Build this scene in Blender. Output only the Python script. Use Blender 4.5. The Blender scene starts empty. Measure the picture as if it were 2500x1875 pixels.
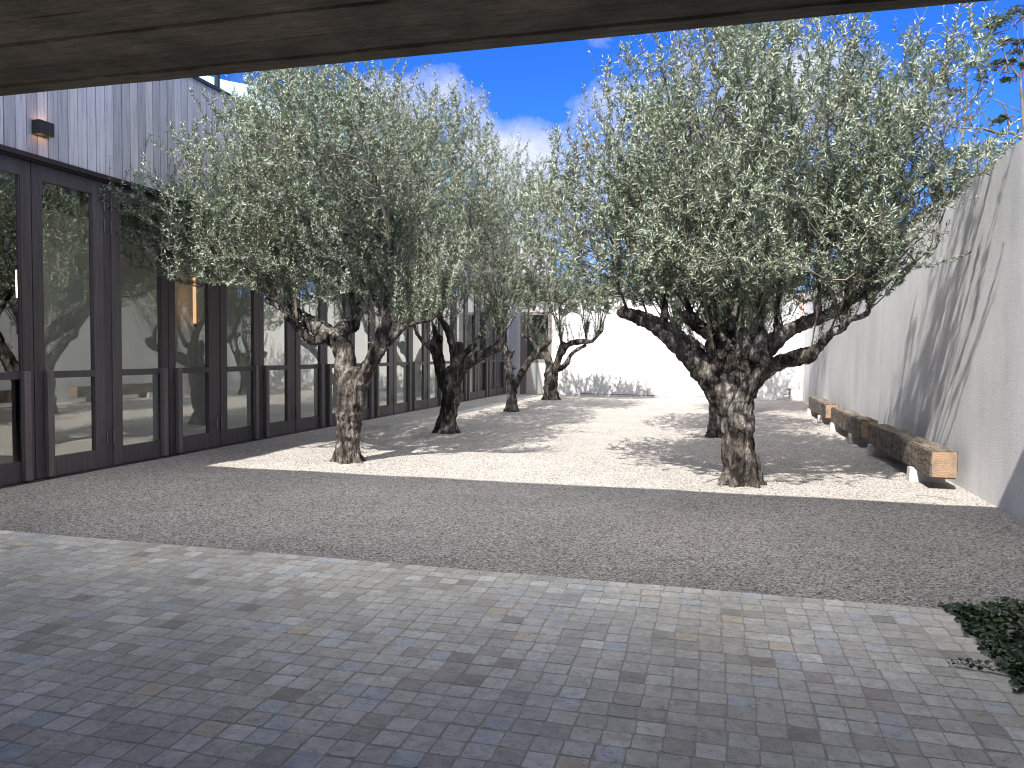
import bpy, bmesh, math, random
import numpy as np
from mathutils import Vector, Matrix, noise

# ------------------------------------------------------------------ camera, sky, sun, exposure
scn = bpy.context.scene
C = scn.collection
FPX, PW, PH = 1892.0, 2500.0, 1875.0          # lens of the photograph, in its pixels
yaw, pit, rol = map(math.radians, (14.87, 2.335, 0.468))
EYE = np.array([0.0, 0.0, 1.5])
fw = np.array([-math.sin(yaw)*math.cos(pit), math.cos(yaw)*math.cos(pit), -math.sin(pit)])
r0 = np.array([math.cos(yaw), math.sin(yaw), 0.0]); u0 = np.cross(r0, fw)
rt = r0*math.cos(rol)+u0*math.sin(rol); up = -r0*math.sin(rol)+u0*math.cos(rol)
cam = bpy.data.objects.new('camera', bpy.data.cameras.new('camera')); C.objects.link(cam)
cam.matrix_world = Matrix(((rt[0], up[0], -fw[0], EYE[0]), (rt[1], up[1], -fw[1], EYE[1]),
                           (rt[2], up[2], -fw[2], EYE[2]), (0, 0, 0, 1)))
cam.data.sensor_width = 36; cam.data.lens = 36*FPX/PW
cam.data.clip_start = 0.05; cam.data.clip_end = 3000
scn.camera = cam

LDIR = Vector((0.2, 0.95, -1.0)).normalized()          # the way the sunlight travels
SUN_EL = math.asin(-LDIR.z)
world = bpy.data.worlds.new('World'); scn.world = world; world.use_nodes = True
wt = world.node_tree; wn = wt.nodes; wl = wt.links
bg = wn['Background']
sky = wn.new('ShaderNodeTexSky'); sky.sky_type = 'NISHITA'; sky.sun_disc = False
sky.sun_elevation = SUN_EL; sky.sun_rotation = math.atan2(-LDIR.x, -LDIR.y)
sky.ozone_density = 2.5; sky.air_density = 0.8; sky.dust_density = 0.0; sky.altitude = 1500
hs = wn.new('ShaderNodeHueSaturation'); hs.inputs['Saturation'].default_value = 1.15
hs.inputs['Value'].default_value = 1.0
tint = wn.new('ShaderNodeMix'); tint.data_type = 'RGBA'; tint.blend_type = 'MULTIPLY'; tint.inputs[0].default_value = 1.0
tint.inputs[7].default_value = (0.28, 0.315, 0.50, 1)
wl.new(sky.outputs[0], tint.inputs[6]); wl.new(tint.outputs[2], hs.inputs['Color'])
def wnode(t, **kw):
    n = wn.new('ShaderNode'+t)
    for k, v in kw.items():
        if k in n.inputs.keys(): n.inputs[k].default_value = v
        else: setattr(n, k, v)
    return n
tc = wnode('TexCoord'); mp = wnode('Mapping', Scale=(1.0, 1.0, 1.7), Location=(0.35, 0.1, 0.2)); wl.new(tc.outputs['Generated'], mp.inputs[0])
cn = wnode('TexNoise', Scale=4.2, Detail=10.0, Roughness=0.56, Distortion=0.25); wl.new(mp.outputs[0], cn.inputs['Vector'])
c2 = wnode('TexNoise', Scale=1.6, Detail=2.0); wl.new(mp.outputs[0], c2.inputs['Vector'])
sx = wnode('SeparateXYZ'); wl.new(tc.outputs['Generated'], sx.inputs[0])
mr = wnode('MapRange', interpolation_type='SMOOTHSTEP')          # unseen clouds added as fill light: thicker and brighter on the sun's side
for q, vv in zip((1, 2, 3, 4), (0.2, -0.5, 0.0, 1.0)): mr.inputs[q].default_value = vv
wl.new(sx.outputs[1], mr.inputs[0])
mz = wnode('MapRange', interpolation_type='SMOOTHSTEP')          # and high overhead, above the view, also added for fill
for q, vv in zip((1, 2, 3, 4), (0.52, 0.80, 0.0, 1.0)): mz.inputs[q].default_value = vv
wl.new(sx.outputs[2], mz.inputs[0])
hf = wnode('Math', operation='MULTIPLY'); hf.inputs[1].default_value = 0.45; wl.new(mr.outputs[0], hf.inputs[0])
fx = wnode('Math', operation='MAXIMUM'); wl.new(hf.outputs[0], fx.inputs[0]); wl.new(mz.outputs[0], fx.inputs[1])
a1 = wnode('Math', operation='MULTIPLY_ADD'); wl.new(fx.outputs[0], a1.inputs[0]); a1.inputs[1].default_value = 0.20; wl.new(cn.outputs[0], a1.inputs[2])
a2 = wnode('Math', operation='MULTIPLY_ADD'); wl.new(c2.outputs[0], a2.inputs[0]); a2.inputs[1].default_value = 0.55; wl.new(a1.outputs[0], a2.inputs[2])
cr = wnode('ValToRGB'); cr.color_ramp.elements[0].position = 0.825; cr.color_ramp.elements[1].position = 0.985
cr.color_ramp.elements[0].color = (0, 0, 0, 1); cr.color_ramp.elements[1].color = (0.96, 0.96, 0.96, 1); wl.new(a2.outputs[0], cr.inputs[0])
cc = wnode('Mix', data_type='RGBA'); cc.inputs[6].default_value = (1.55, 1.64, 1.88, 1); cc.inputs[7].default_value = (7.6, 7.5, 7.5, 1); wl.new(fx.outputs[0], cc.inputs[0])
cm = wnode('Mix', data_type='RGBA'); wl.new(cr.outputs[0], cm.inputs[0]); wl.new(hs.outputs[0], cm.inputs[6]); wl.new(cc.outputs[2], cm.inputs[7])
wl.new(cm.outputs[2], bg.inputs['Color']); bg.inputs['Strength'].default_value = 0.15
sun = bpy.data.objects.new('sun', bpy.data.lights.new('sun', 'SUN')); C.objects.link(sun)
sun.data.energy = 3.2; sun.data.angle = math.radians(0.55); sun.data.color = (1.0, 0.95, 0.87)
sun.rotation_euler = LDIR.to_track_quat('-Z', 'Y').to_euler()
scn.view_settings.view_transform = 'Standard'; scn.view_settings.look = 'None'
scn.view_settings.exposure = 1.92; scn.view_settings.gamma = 1.0
scn.cycles.max_bounces = 8; scn.cycles.diffuse_bounces = 4; scn.cycles.transparent_max_bounces = 12
scn.cycles.sample_clamp_indirect = 4.0
scn.cycles.filter_width = 1.1
scn.cycles.use_denoising = True; scn.cycles.denoising_input_passes = 'RGB_ALBEDO_NORMAL'

# ------------------------------------------------------------------ helpers
def ray(u, v):
    return fw*FPX + rt*(u-PW/2) - up*(v-PH/2)
def at(u, v, Y):                      # the point of the plane y = Y seen at photo pixel (u, v)
    d = ray(u, v); return EYE + d*(Y-EYE[1])/d[1]
def depth(p): return float(np.dot(np.asarray(p)-EYE, fw))

def tag(o, label=None, cat=None, group=None, kind=None):
    if label: o['label'] = label
    if cat: o['category'] = cat
    if group: o['group'] = group
    if kind: o['kind'] = kind
    return o
def empty(name, loc, label, cat, group=None):
    o = bpy.data.objects.new(name, None); o.location = loc; C.objects.link(o)
    return tag(o, label, cat, group)
def link(name, me, mats, parent=None, smooth=False):
    o = bpy.data.objects.new(name, me); C.objects.link(o)
    for m in (mats if isinstance(mats, (list, tuple)) else [mats]): me.materials.append(m)
    if smooth: me.polygons.foreach_set('use_smooth', [True]*len(me.polygons))
    if parent is not None:
        o.parent = parent; o.location = -Vector(parent.location) if parent.type == 'EMPTY' else (0, 0, 0)
    return o
def np_mesh(name, verts, faces_flat, loop_totals, attrs=None):
    me = bpy.data.meshes.new(name); verts = np.asarray(verts, np.float32)
    me.vertices.add(len(verts)); me.vertices.foreach_set('co', verts.ravel())
    ff = np.asarray(faces_flat, np.int32); lt = np.asarray(loop_totals, np.int32)
    me.loops.add(len(ff)); me.loops.foreach_set('vertex_index', ff)
    me.polygons.add(len(lt)); ls = np.concatenate([[0], np.cumsum(lt)[:-1]]).astype(np.int32)
    me.polygons.foreach_set('use_smooth', [False]*len(lt))
    me.polygons.foreach_set('loop_start', ls); me.polygons.foreach_set('loop_total', lt)
    me.update(calc_edges=True)
    for k, a in (attrs or {}).items():
        at_ = me.attributes.new(k, 'FLOAT', 'POINT'); at_.data.foreach_set('value', np.asarray(a, np.float32))
    return me
class MB:                                    # collects boxes and prisms into one mesh
    def __init__(s): s.v = []; s.f = []; s.r = []; s.m = []
    def poly(s, vs, fs, r=0.5, mi=0):
        n = len(s.v); s.v += [tuple(p) for p in vs]; s.r += [r]*len(vs)
        s.f += [tuple(i+n for i in f) for f in fs]; s.m += [mi]*len(fs); return s
    def box(s, x0, x1, y0, y1, z0, z1, r=0.5, b=0.0, mi=0):
        x0, x1 = sorted((x0, x1)); y0, y1 = sorted((y0, y1)); z0, z1 = sorted((z0, z1))
        if b <= 0:
            vs = [(x, y, z) for z in (z0, z1) for y in (y0, y1) for x in (x0, x1)]
            return s.poly(vs, [(0, 2, 3, 1), (4, 5, 7, 6), (0, 1, 5, 4), (2, 6, 7, 3), (0, 4, 6, 2), (1, 3, 7, 5)], r, mi)
        bm = bmesh.new(); bmesh.ops.create_cube(bm, size=1)
        for w in bm.verts:
            w.co = ((x0+x1)/2+w.co.x*(x1-x0), (y0+y1)/2+w.co.y*(y1-y0), (z0+z1)/2+w.co.z*(z1-z0))
        bmesh.ops.bevel(bm, geom=bm.edges[:], offset=b, segments=2, affect='EDGES', profile=0.5)
        bm.verts.index_update()
        s.poly([w.co[:] for w in bm.verts], [[w.index for w in f.verts] for f in bm.faces], r, mi); bm.free(); return s
    def build(s, name, mats, parent=None, smooth=False):
        me = bpy.data.meshes.new(name); me.from_pydata(s.v, [], s.f); me.update()
        a = me.attributes.new('rnd', 'FLOAT', 'POINT'); a.data.foreach_set('value', s.r)
        o = link(name, me, mats, parent, smooth); me.polygons.foreach_set('material_index', s.m); return o
def tube(mb, pts, rad, n=6, r=0.5):
    pts = [Vector(p) for p in pts]; rings = []
    for i, p in enumerate(pts):
        d = (pts[min(i+1, len(pts)-1)]-pts[max(i-1, 0)]).normalized()
        a = d.cross(Vector((0, 0, 1)) if abs(d.z) < 0.9 else Vector((1, 0, 0))).normalized(); b = d.cross(a)
        q = rad[i] if isinstance(rad, (list, tuple)) else rad
        rings.append([p+a*math.cos(2*math.pi*k/n)*q+b*math.sin(2*math.pi*k/n)*q for k in range(n)])
    vs = [v[:] for g in rings for v in g]
    fs = [(i*n+k, i*n+(k+1) % n, (i+1)*n+(k+1) % n, (i+1)*n+k) for i in range(len(pts)-1) for k in range(n)]
    fs += [tuple(range(n))[::-1], tuple(range((len(pts)-1)*n, len(pts)*n))]
    mb.poly(vs, fs, r); return mb

# ------------------------------------------------------------------ materials
def mat(name):
    m = bpy.data.materials.new(name); m.use_nodes = True
    return m, m.node_tree, m.node_tree.nodes['Principled BSDF']
def nd(nt, t, **kw):
    n = nt.nodes.new('ShaderNode'+t)
    for k, v in kw.items():
        if k in n.inputs.keys(): n.inputs[k].default_value = v
        else: setattr(n, k, v)
    return n
def coords(nt, scale=(1, 1, 1), kind='Object'):
    a = nd(nt, 'TexCoord'); b = nd(nt, 'Mapping'); b.inputs['Scale'].default_value = scale
    nt.links.new(a.outputs[kind], b.inputs[0]); return b.outputs[0]
def tex_noise(nt, vec, scale, detail=6, rough=0.6, dist=0.0):
    n = nd(nt, 'TexNoise', Scale=scale, Detail=detail, Roughness=rough, Distortion=dist)
    nt.links.new(vec, n.inputs['Vector']); return n.outputs[0]
def ramp(nt, fac, stops, interp='LINEAR'):
    n = nd(nt, 'ValToRGB'); cr = n.color_ramp; cr.interpolation = interp
    while len(cr.elements) < len(stops): cr.elements.new(0.5)
    for e, (p, c) in zip(cr.elements, stops):
        e.position = p; e.color = (c, c, c, 1) if isinstance(c, (int, float)) else (*c, 1)
    nt.links.new(fac, n.inputs[0]); return n.outputs[0]
def mix(nt, fac, a, b, mode='MIX'):
    n = nd(nt, 'Mix'); n.data_type = 'RGBA'; n.blend_type = mode
    for s, x in ((0, fac), (6, a), (7, b)):
        if hasattr(x, 'links'): nt.links.new(x, n.inputs[s])
        else: n.inputs[s].default_value = x if isinstance(x, (int, float)) else (*x, 1)
    return n.outputs[2]
def math_(nt, op, a, b=0.0):
    n = nd(nt, 'Math', operation=op)
    for i, x in enumerate((a, b)):
        if hasattr(x, 'links'): nt.links.new(x, n.inputs[i])
        else: n.inputs[i].default_value = x
    return n.outputs[0]
def attr(nt, name='rnd'): return nd(nt, 'Attribute', attribute_name=name).outputs['Fac']
def bump(nt, bs, h, strength=0.5, dist=0.01):
    b = nd(nt, 'Bump', Strength=strength, Distance=dist); nt.links.new(h, b.inputs['Height'])
    nt.links.new(b.outputs[0], bs.inputs['Normal']); return b
def setc(nt, bs, c, rough=0.8, spec=0.3):
    if hasattr(c, 'links'): nt.links.new(c, bs.inputs['Base Color'])
    else: bs.inputs['Base Color'].default_value = (*c, 1)
    if hasattr(rough, 'links'): nt.links.new(rough, bs.inputs['Roughness'])
    else: bs.inputs['Roughness'].default_value = rough
    bs.inputs['Specular IOR Level'].default_value = spec

M = {}
# gravel: pale crushed stone chips
m, nt, bs = mat('gravel'); v = coords(nt)
vo = nd(nt, 'TexVoronoi', Scale=78.0, Randomness=1.0); nt.links.new(v, vo.inputs['Vector'])
sep = nd(nt, 'SeparateColor'); nt.links.new(vo.outputs['Color'], sep.inputs[0])
stone = ramp(nt, sep.outputs[0], [(0.0, (0.08, 0.068, 0.06)), (0.14, (0.20, 0.182, 0.166)), (0.5, (0.345, 0.32, 0.30)), (1.0, (0.58, 0.55, 0.52))])
gap = ramp(nt, vo.outputs['Distance'], [(0.5, 1.0), (0.9, 0.45)])
big = ramp(nt, tex_noise(nt, v, 1.1, 4), [(0.35, 0.86), (0.65, 1.0)])
c = mix(nt, 1.0, stone, gap, 'MULTIPLY'); c = mix(nt, 1.0, c, big, 'MULTIPLY')
deb = ramp(nt, tex_noise(nt, v, 38, 2, 0.5), [(0.745, 0.0), (0.76, 1.0)])
c = mix(nt, deb, c, (0.10, 0.075, 0.055)); setc(nt, bs, c, 0.9, 0.2)
h = math_(nt, 'ADD', math_(nt, 'MULTIPLY', vo.outputs['Distance'], -1.0), math_(nt, 'MULTIPLY', sep.outputs[1], 0.7))
bump(nt, bs, h, 0.6, 0.008); M['gravel'] = m
# paving tiles: tumbled limestone, one tone per tile
m, nt, bs = mat('limestone_tile'); v = coords(nt); r = attr(nt)
base = ramp(nt, r, [(0.0, (0.40, 0.36, 0.31)), (0.03, (0.52, 0.48, 0.42)), (0.13, (0.61, 0.575, 0.51)), (0.45, (0.67, 0.64, 0.57)),
                    (0.78, (0.73, 0.70, 0.63)), (0.87, (0.70, 0.61, 0.47)), (0.88, (0.60, 0.62, 0.63)), (0.915, (0.68, 0.69, 0.68)), (0.93, (0.80, 0.78, 0.72)), (1.0, (0.82, 0.80, 0.74))], 'CONSTANT')
mo = ramp(nt, tex_noise(nt, v, 16, 8, 0.68, 0.6), [(0.3, 0.66), (0.5, 0.95), (0.72, 1.18)])
pit_ = ramp(nt, tex_noise(nt, coords(nt, (1, 2.2, 1)), 46, 5, 0.6, 1.2), [(0.585, 1.0), (0.65, 0.45)])
patch = ramp(nt, tex_noise(nt, v, 0.7, 3), [(0.38, 0.82), (0.62, 1.08)])
c = mix(nt, 1, mix(nt, 1, mix(nt, 1, base, mo, 'MULTIPLY'), pit_, 'MULTIPLY'), patch, 'MULTIPLY')
setc(nt, bs, c, ramp(nt, tex_noise(nt, v, 9, 4), [(0.3, 0.27), (0.7, 0.5)]), 0.55)
bump(nt, bs, mix(nt, 1, pit_, mo, 'MULTIPLY'), 0.35, 0.004); M['tile'] = m
m, nt, bs = mat('grout'); v = coords(nt)
setc(nt, bs, ramp(nt, tex_noise(nt, v, 60, 5), [(0.3, (0.36, 0.34, 0.30)), (0.7, (0.48, 0.455, 0.41))]), 0.95, 0.1); bump(nt, bs, tex_noise(nt, v, 200, 3), 0.4, 0.003); M['grout'] = m
# rough cast wall
def render_mat(name, c0, c1, sc=70):
    m, nt, bs = mat(name); v = coords(nt)
    a = tex_noise(nt, v, sc, 5, 0.6); big = tex_noise(nt, v, 0.9, 5, 0.6)
    drip = tex_noise(nt, coords(nt, (1.5, 1.5, 0.25)), 1.3, 4)
    c = ramp(nt, math_(nt, 'MULTIPLY', math_(nt, 'ADD', big, drip), 0.5), [(0.38, c0), (0.6, c1)])
    c = mix(nt, 1, c, ramp(nt, a, [(0.3, 0.84), (0.7, 1.12)]), 'MULTIPLY'); setc(nt, bs, c, 0.92, 0.15); bump(nt, bs, a, 0.8, 0.009); return m
M['wall'] = render_mat('rendered_wall', (0.46, 0.46, 0.47), (0.57, 0.57, 0.58))
M['farwall'] = render_mat('white_wall', (0.53, 0.53, 0.53), (0.60, 0.60, 0.60), 50)
M['pink'] = render_mat('pink_render', (0.60, 0.42, 0.38), (0.66, 0.47, 0.43))
# board marked concrete
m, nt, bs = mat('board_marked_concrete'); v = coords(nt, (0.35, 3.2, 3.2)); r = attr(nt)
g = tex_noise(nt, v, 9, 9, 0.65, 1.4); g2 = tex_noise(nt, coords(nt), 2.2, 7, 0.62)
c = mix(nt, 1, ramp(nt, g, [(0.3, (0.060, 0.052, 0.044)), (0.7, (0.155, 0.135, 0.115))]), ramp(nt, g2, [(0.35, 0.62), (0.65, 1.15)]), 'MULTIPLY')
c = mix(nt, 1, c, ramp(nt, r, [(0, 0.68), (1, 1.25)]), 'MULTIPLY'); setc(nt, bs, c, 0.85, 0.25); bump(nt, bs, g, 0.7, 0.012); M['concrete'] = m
# weathered timber
def timber(name, stops, grain=(14, 14, 0.8), rough=0.7, bumpd=0.003):
    m, nt, bs = mat(name); r = attr(nt); v = coords(nt, grain)
    add = nd(nt, 'VectorMath', operation='ADD'); nt.links.new(v, add.inputs[0])
    cx = nd(nt, 'CombineXYZ'); nt.links.new(math_(nt, 'MULTIPLY', r, 57.0), cx.inputs[2]); nt.links.new(cx.outputs[0], add.inputs[1])
    g = tex_noise(nt, add.outputs[0], 2.4, 8, 0.65, 0.5)
    c = mix(nt, 1, ramp(nt, r, stops), ramp(nt, g, [(0.28, 0.62), (0.5, 0.95), (0.75, 1.2)]), 'MULTIPLY')
    setc(nt, bs, c, rough, 0.3); bump(nt, bs, g, 0.35, bumpd); return m
M['clad'] = timber('silvered_cladding', [(0, (0.34, 0.34, 0.365)), (0.45, (0.45, 0.45, 0.48)), (0.75, (0.55, 0.545, 0.575)), (1, (0.50, 0.48, 0.475))])
M['door'] = timber('stained_door_timber', [(0, (0.075, 0.065, 0.067)), (1, (0.11, 0.096, 0.098))], rough=0.5)
M['handle'] = timber('handle_timber', [(0, (0.14, 0.122, 0.12)), (1, (0.16, 0.14, 0.138))], rough=0.5)
m, nt, bs = mat('dark_flashing'); setc(nt, bs, (0.028, 0.02, 0.02), 0.5, 0.4); M['dark'] = m
m, nt, bs = mat('black_metal'); setc(nt, bs, (0.03, 0.03, 0.034), 0.42, 0.5); M['metal'] = m
m, nt, bs = mat('bronze_box'); v = coords(nt); setc(nt, bs, ramp(nt, tex_noise(nt, v, 30), [(0.3, (0.016, 0.015, 0.013)), (0.7, (0.035, 0.032, 0.028))]), 0.5, 0.4); M['bronze'] = m
m, nt, bs = mat('galvanised_steel'); setc(nt, bs, (0.24, 0.24, 0.25), 0.4, 0.5); bs.inputs['Metallic'].default_value = 0.9; M['steel'] = m
def glow(name, col, s):
    m, nt, bs = mat(name); setc(nt, bs, col); bs.inputs['Emission Color'].default_value = (*col, 1); bs.inputs['Emission Strength'].default_value = s; return m
M['warm'] = glow('warm_lamp', (1.0, 0.52, 0.24), 2.4); M['tubewarm'] = glow('amber_tube', (1.0, 0.50, 0.24), 0.42); M['tubewhite'] = glow('white_tube', (1.0, 0.97, 0.85), 4.0)
# window glass
def glass(name, tint, ior):
    m, nt, bs = mat(name); nt.nodes.remove(bs); out = nt.nodes['Material Output']
    f = nd(nt, 'Fresnel', IOR=ior); t = nd(nt, 'BsdfTransparent'); t.inputs[0].default_value = (*tint, 1)
    g = nd(nt, 'BsdfGlossy', Roughness=0.0); g.inputs[0].default_value = (0.97, 1.0, 0.96, 1)
    s = nd(nt, 'MixShader'); geo = nd(nt, 'NewGeometry'); nt.links.new(math_(nt, 'MULTIPLY', f.outputs[0], math_(nt, 'SUBTRACT', 1.0, geo.outputs['Backfacing'])), s.inputs[0]); nt.links.new(t.outputs[0], s.inputs[1]); nt.links.new(g.outputs[0], s.inputs[2])
    nt.links.new(s.outputs[0], out.inputs[0]); return m
M['glass'] = glass('reflective_glazing', (0.92, 0.93, 0.90), 3.3); M['clear'] = glass('clear_balustrade_glass', (0.72, 0.86, 0.86), 1.7)
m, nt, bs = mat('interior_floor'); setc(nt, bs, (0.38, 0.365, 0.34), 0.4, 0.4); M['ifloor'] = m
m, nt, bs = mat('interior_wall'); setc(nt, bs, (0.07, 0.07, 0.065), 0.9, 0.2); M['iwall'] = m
m, nt, bs = mat('pale_partition'); setc(nt, bs, (0.86, 0.87, 0.84), 0.9, 0.2); M['partition'] = m
m, nt, bs = mat('upper_wall'); setc(nt, bs, (0.68, 0.68, 0.66), 0.9, 0.2); M['uwall'] = m
m, nt, bs = mat('sail_cloth'); setc(nt, bs, (0.60, 0.60, 0.64), 0.9, 0.1); M['sail'] = m
# bark: dark fissures and pale lichen plates
m, nt, bs = mat('olive_bark'); v = coords(nt); vs = coords(nt, (1, 1, 0.28))
n1 = tex_noise(nt, vs, 11, 8, 0.68, 1.0); n2 = tex_noise(nt, v, 3.2, 6, 0.65, 0.5); n3 = tex_noise(nt, v, 60, 5, 0.6)
c = ramp(nt, math_(nt, 'ADD', math_(nt, 'MULTIPLY', n1, 0.5), math_(nt, 'MULTIPLY', n2, 0.5)),
         [(0.42, (0.010, 0.008, 0.007)), (0.50, (0.058, 0.050, 0.044)), (0.56, (0.15, 0.138, 0.125)), (0.65, (0.46, 0.44, 0.415))])
c = mix(nt, 1, c, ramp(nt, n3, [(0.3, 0.7), (0.7, 1.2)]), 'MULTIPLY'); setc(nt, bs, c, 0.9, 0.2)
vr = nd(nt, 'TexVoronoi', Scale=26.0, feature='DISTANCE_TO_EDGE'); nt.links.new(vs, vr.inputs['Vector'])
bump(nt, bs, math_(nt, 'ADD', n1, math_(nt, 'MULTIPLY', vr.outputs[0], 0.7)), 0.9, 0.035); M['bark'] = m
m, nt, bs = mat('olive_twig'); v = coords(nt)
setc(nt, bs, ramp(nt, tex_noise(nt, v, 7, 4), [(0.3, (0.07, 0.06, 0.048)), (0.7, (0.22, 0.20, 0.155))]), 0.85, 0.2); M['twig'] = m
def leafmat(name, top, under, trans=0.15, rough=0.42):
    m, nt, bs = mat(name); r = attr(nt); geo = nd(nt, 'NewGeometry')
    c = mix(nt, geo.outputs['Backfacing'], ramp(nt, r, top), ramp(nt, r, under))
    setc(nt, bs, c, rough, 0.5); tr = nd(nt, 'BsdfTranslucent'); nt.links.new(mix(nt, 0.5, c, (0.15, 0.24, 0.07)), tr.inputs[0])
    s = nd(nt, 'MixShader'); s.inputs[0].default_value = trans
    nt.links.new(bs.outputs[0], s.inputs[1]); nt.links.new(tr.outputs[0], s.inputs[2]); nt.links.new(s.outputs[0], nt.nodes['Material Output'].inputs[0]); return m
M['leaf'] = leafmat('olive_leaf', [(0, (0.042, 0.066, 0.038)), (0.6, (0.112, 0.148, 0.090)), (0.9, (0.23, 0.27, 0.165)), (1.0, (0.40, 0.44, 0.21))],
                    [(0, (0.23, 0.27, 0.21)), (0.7, (0.37, 0.415, 0.33)), (1, (0.50, 0.54, 0.43))])
M['gumleaf'] = leafmat('dark_crown_leaf', [(0, (0.022, 0.04, 0.018)), (1, (0.07, 0.095, 0.045))], [(0, (0.05, 0.07, 0.04)), (1, (0.09, 0.11, 0.06))], 0.15)
M['ivy'] = leafmat('ground_cover_leaf', [(0, (0.018, 0.05, 0.017)), (0.8, (0.05, 0.11, 0.03)), (0.92, (0.16, 0.22, 0.04)), (1, (0.24, 0.27, 0.06))], [(0, (0.03, 0.06, 0.03)), (1, (0.08, 0.11, 0.05))], 0.15)
m, nt, bs = mat('pale_bark'); v = coords(nt, (1, 1, 0.4)); setc(nt, bs, ramp(nt, tex_noise(nt, v, 6, 5), [(0.35, (0.06, 0.052, 0.047)), (0.65, (0.17, 0.145, 0.135))]), 0.8, 0.2); M['palebark'] = m
m, nt, bs = mat('soil'); v = coords(nt); setc(nt, bs, ramp(nt, tex_noise(nt, v, 25), [(0.3, (0.02, 0.015, 0.01)), (0.7, (0.05, 0.038, 0.028))]), 1, 0.1); M['soil'] = m
m, nt, bs = mat('field'); v = coords(nt); setc(nt, bs, ramp(nt, tex_noise(nt, v, 2), [(0.3, (0.05, 0.07, 0.03)), (0.7, (0.10, 0.11, 0.05))]), 1, 0.1); M['field'] = m
# old railway timber: grey sides with cracks, tawny end grain
m, nt, bs = mat('old_timber'); v = coords(nt, (6, 0.9, 6))
g = tex_noise(nt, v, 2.2, 9, 0.7, 0.6); wv = nd(nt, 'TexVoronoi', Scale=1.35, feature='DISTANCE_TO_EDGE')
dv = nd(nt, 'Mapping'); dv.inputs['Scale'].default_value = (1.1, 0.55, 1.25)
mixv = nd(nt, 'VectorMath', operation='ADD'); nse = nd(nt, 'TexNoise', Scale=2.6, Detail=4.0); nt.links.new(coords(nt, (1, 1, 1)), nse.inputs['Vector'])
scv = nd(nt, 'VectorMath', operation='SCALE'); nt.links.new(nse.outputs['Color'], scv.inputs[0]); scv.inputs['Scale'].default_value = 1.3
nt.links.new(v, dv.inputs[0]); nt.links.new(dv.outputs[0], mixv.inputs[0]); nt.links.new(scv.outputs[0], mixv.inputs[1]); nt.links.new(mixv.outputs[0], wv.inputs['Vector'])
crack = ramp(nt, wv.outputs['Distance'], [(0.0, 0.12), (0.035, 1.0)])
band = ramp(nt, tex_noise(nt, coords(nt, (0.3, 7, 0.25)), 1.5, 3), [(0.35, 0.62), (0.6, 1.1)])
c = mix(nt, 1, ramp(nt, g, [(0.3, (0.055, 0.044, 0.036)), (0.5, (0.14, 0.118, 0.098)), (0.7, (0.24, 0.205, 0.175))]), crack, 'MULTIPLY'); c = mix(nt, 1, c, band, 'MULTIPLY')
setc(nt, bs, c, 0.85, 0.2); bump(nt, bs, mix(nt, 0.5, crack, g), 0.8, 0.012); M['sleeper'] = m
m, nt, bs = mat('end_grain'); v = coords(nt); w = nd(nt, 'TexWave', wave_type='RINGS', rings_direction='Y', Scale=16.0, Distortion=5.0, Detail=3.0)
nt.links.new(v, w.inputs['Vector']); c = ramp(nt, w.outputs[0], [(0.0, (0.17, 0.105, 0.065)), (1, (0.31, 0.21, 0.135))])
c = mix(nt, ramp(nt, tex_noise(nt, v, 7, 6, 0.7), [(0.45, 0.0), (0.62, 0.85)]), c, (0.13, 0.10, 0.085)); setc(nt, bs, c, 0.75, 0.3); M['endgrain'] = m
m, nt, bs = mat('cast_concrete'); v = coords(nt); setc(nt, bs, ramp(nt, tex_noise(nt, v, 20), [(0.3, (0.36, 0.32, 0.30)), (0.7, (0.48, 0.44, 0.42))]), 0.9, 0.2); M['block'] = m

# ------------------------------------------------------------------ the setting
XL, XR, YF = -7.41, 2.71, 27.0
rng = np.random.default_rng(7); random.seed(7)
def sheet(name, x0, x1, y0, y1, z, mt, sub=None, amp=0.0):
    if sub is None:
        me = bpy.data.meshes.new(name); me.from_pydata([(x0, y0, z), (x1, y0, z), (x1, y1, z), (x0, y1, z)], [], [(0, 1, 2, 3)])
    else:
        nx, ny = sub; xs = np.linspace(x0, x1, nx+1); ys = np.linspace(y0, y1, ny+1); vs = []
        for j, y in enumerate(ys):
            for i, x in enumerate(xs):
                e = min(1.0, min(x-x0, x1-x, y-y0, y1-y)/0.3)
                vs.append((x, y, z+amp*e*(noise.noise(Vector((x*0.9, y*0.9, 0)))+0.5*noise.noise(Vector((x*3, y*3, 4)))+0.25*noise.noise(Vector((x*8, y*8, 9))))))
        fs = [(j*(nx+1)+i, j*(nx+1)+i+1, (j+1)*(nx+1)+i+1, (j+1)*(nx+1)+i) for j in range(ny) for i in range(nx)]
        me = bpy.data.meshes.new(name); me.from_pydata(vs, [], fs)
    me.update(); return link(name, me, mt, smooth=sub is not None)
tag(sheet('ground', -600, 600, -600, 600, -0.06, M['field']), kind='structure')
tag(sheet('gravel', XL, XR, 5.035, YF, 0.0, M['gravel'], (110, 240), 0.013), kind='structure')
tag(sheet('paving_bed', -9.5, 1.36, -12.0, 5.03, 0.0036, M['grout']), kind='structure')
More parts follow.
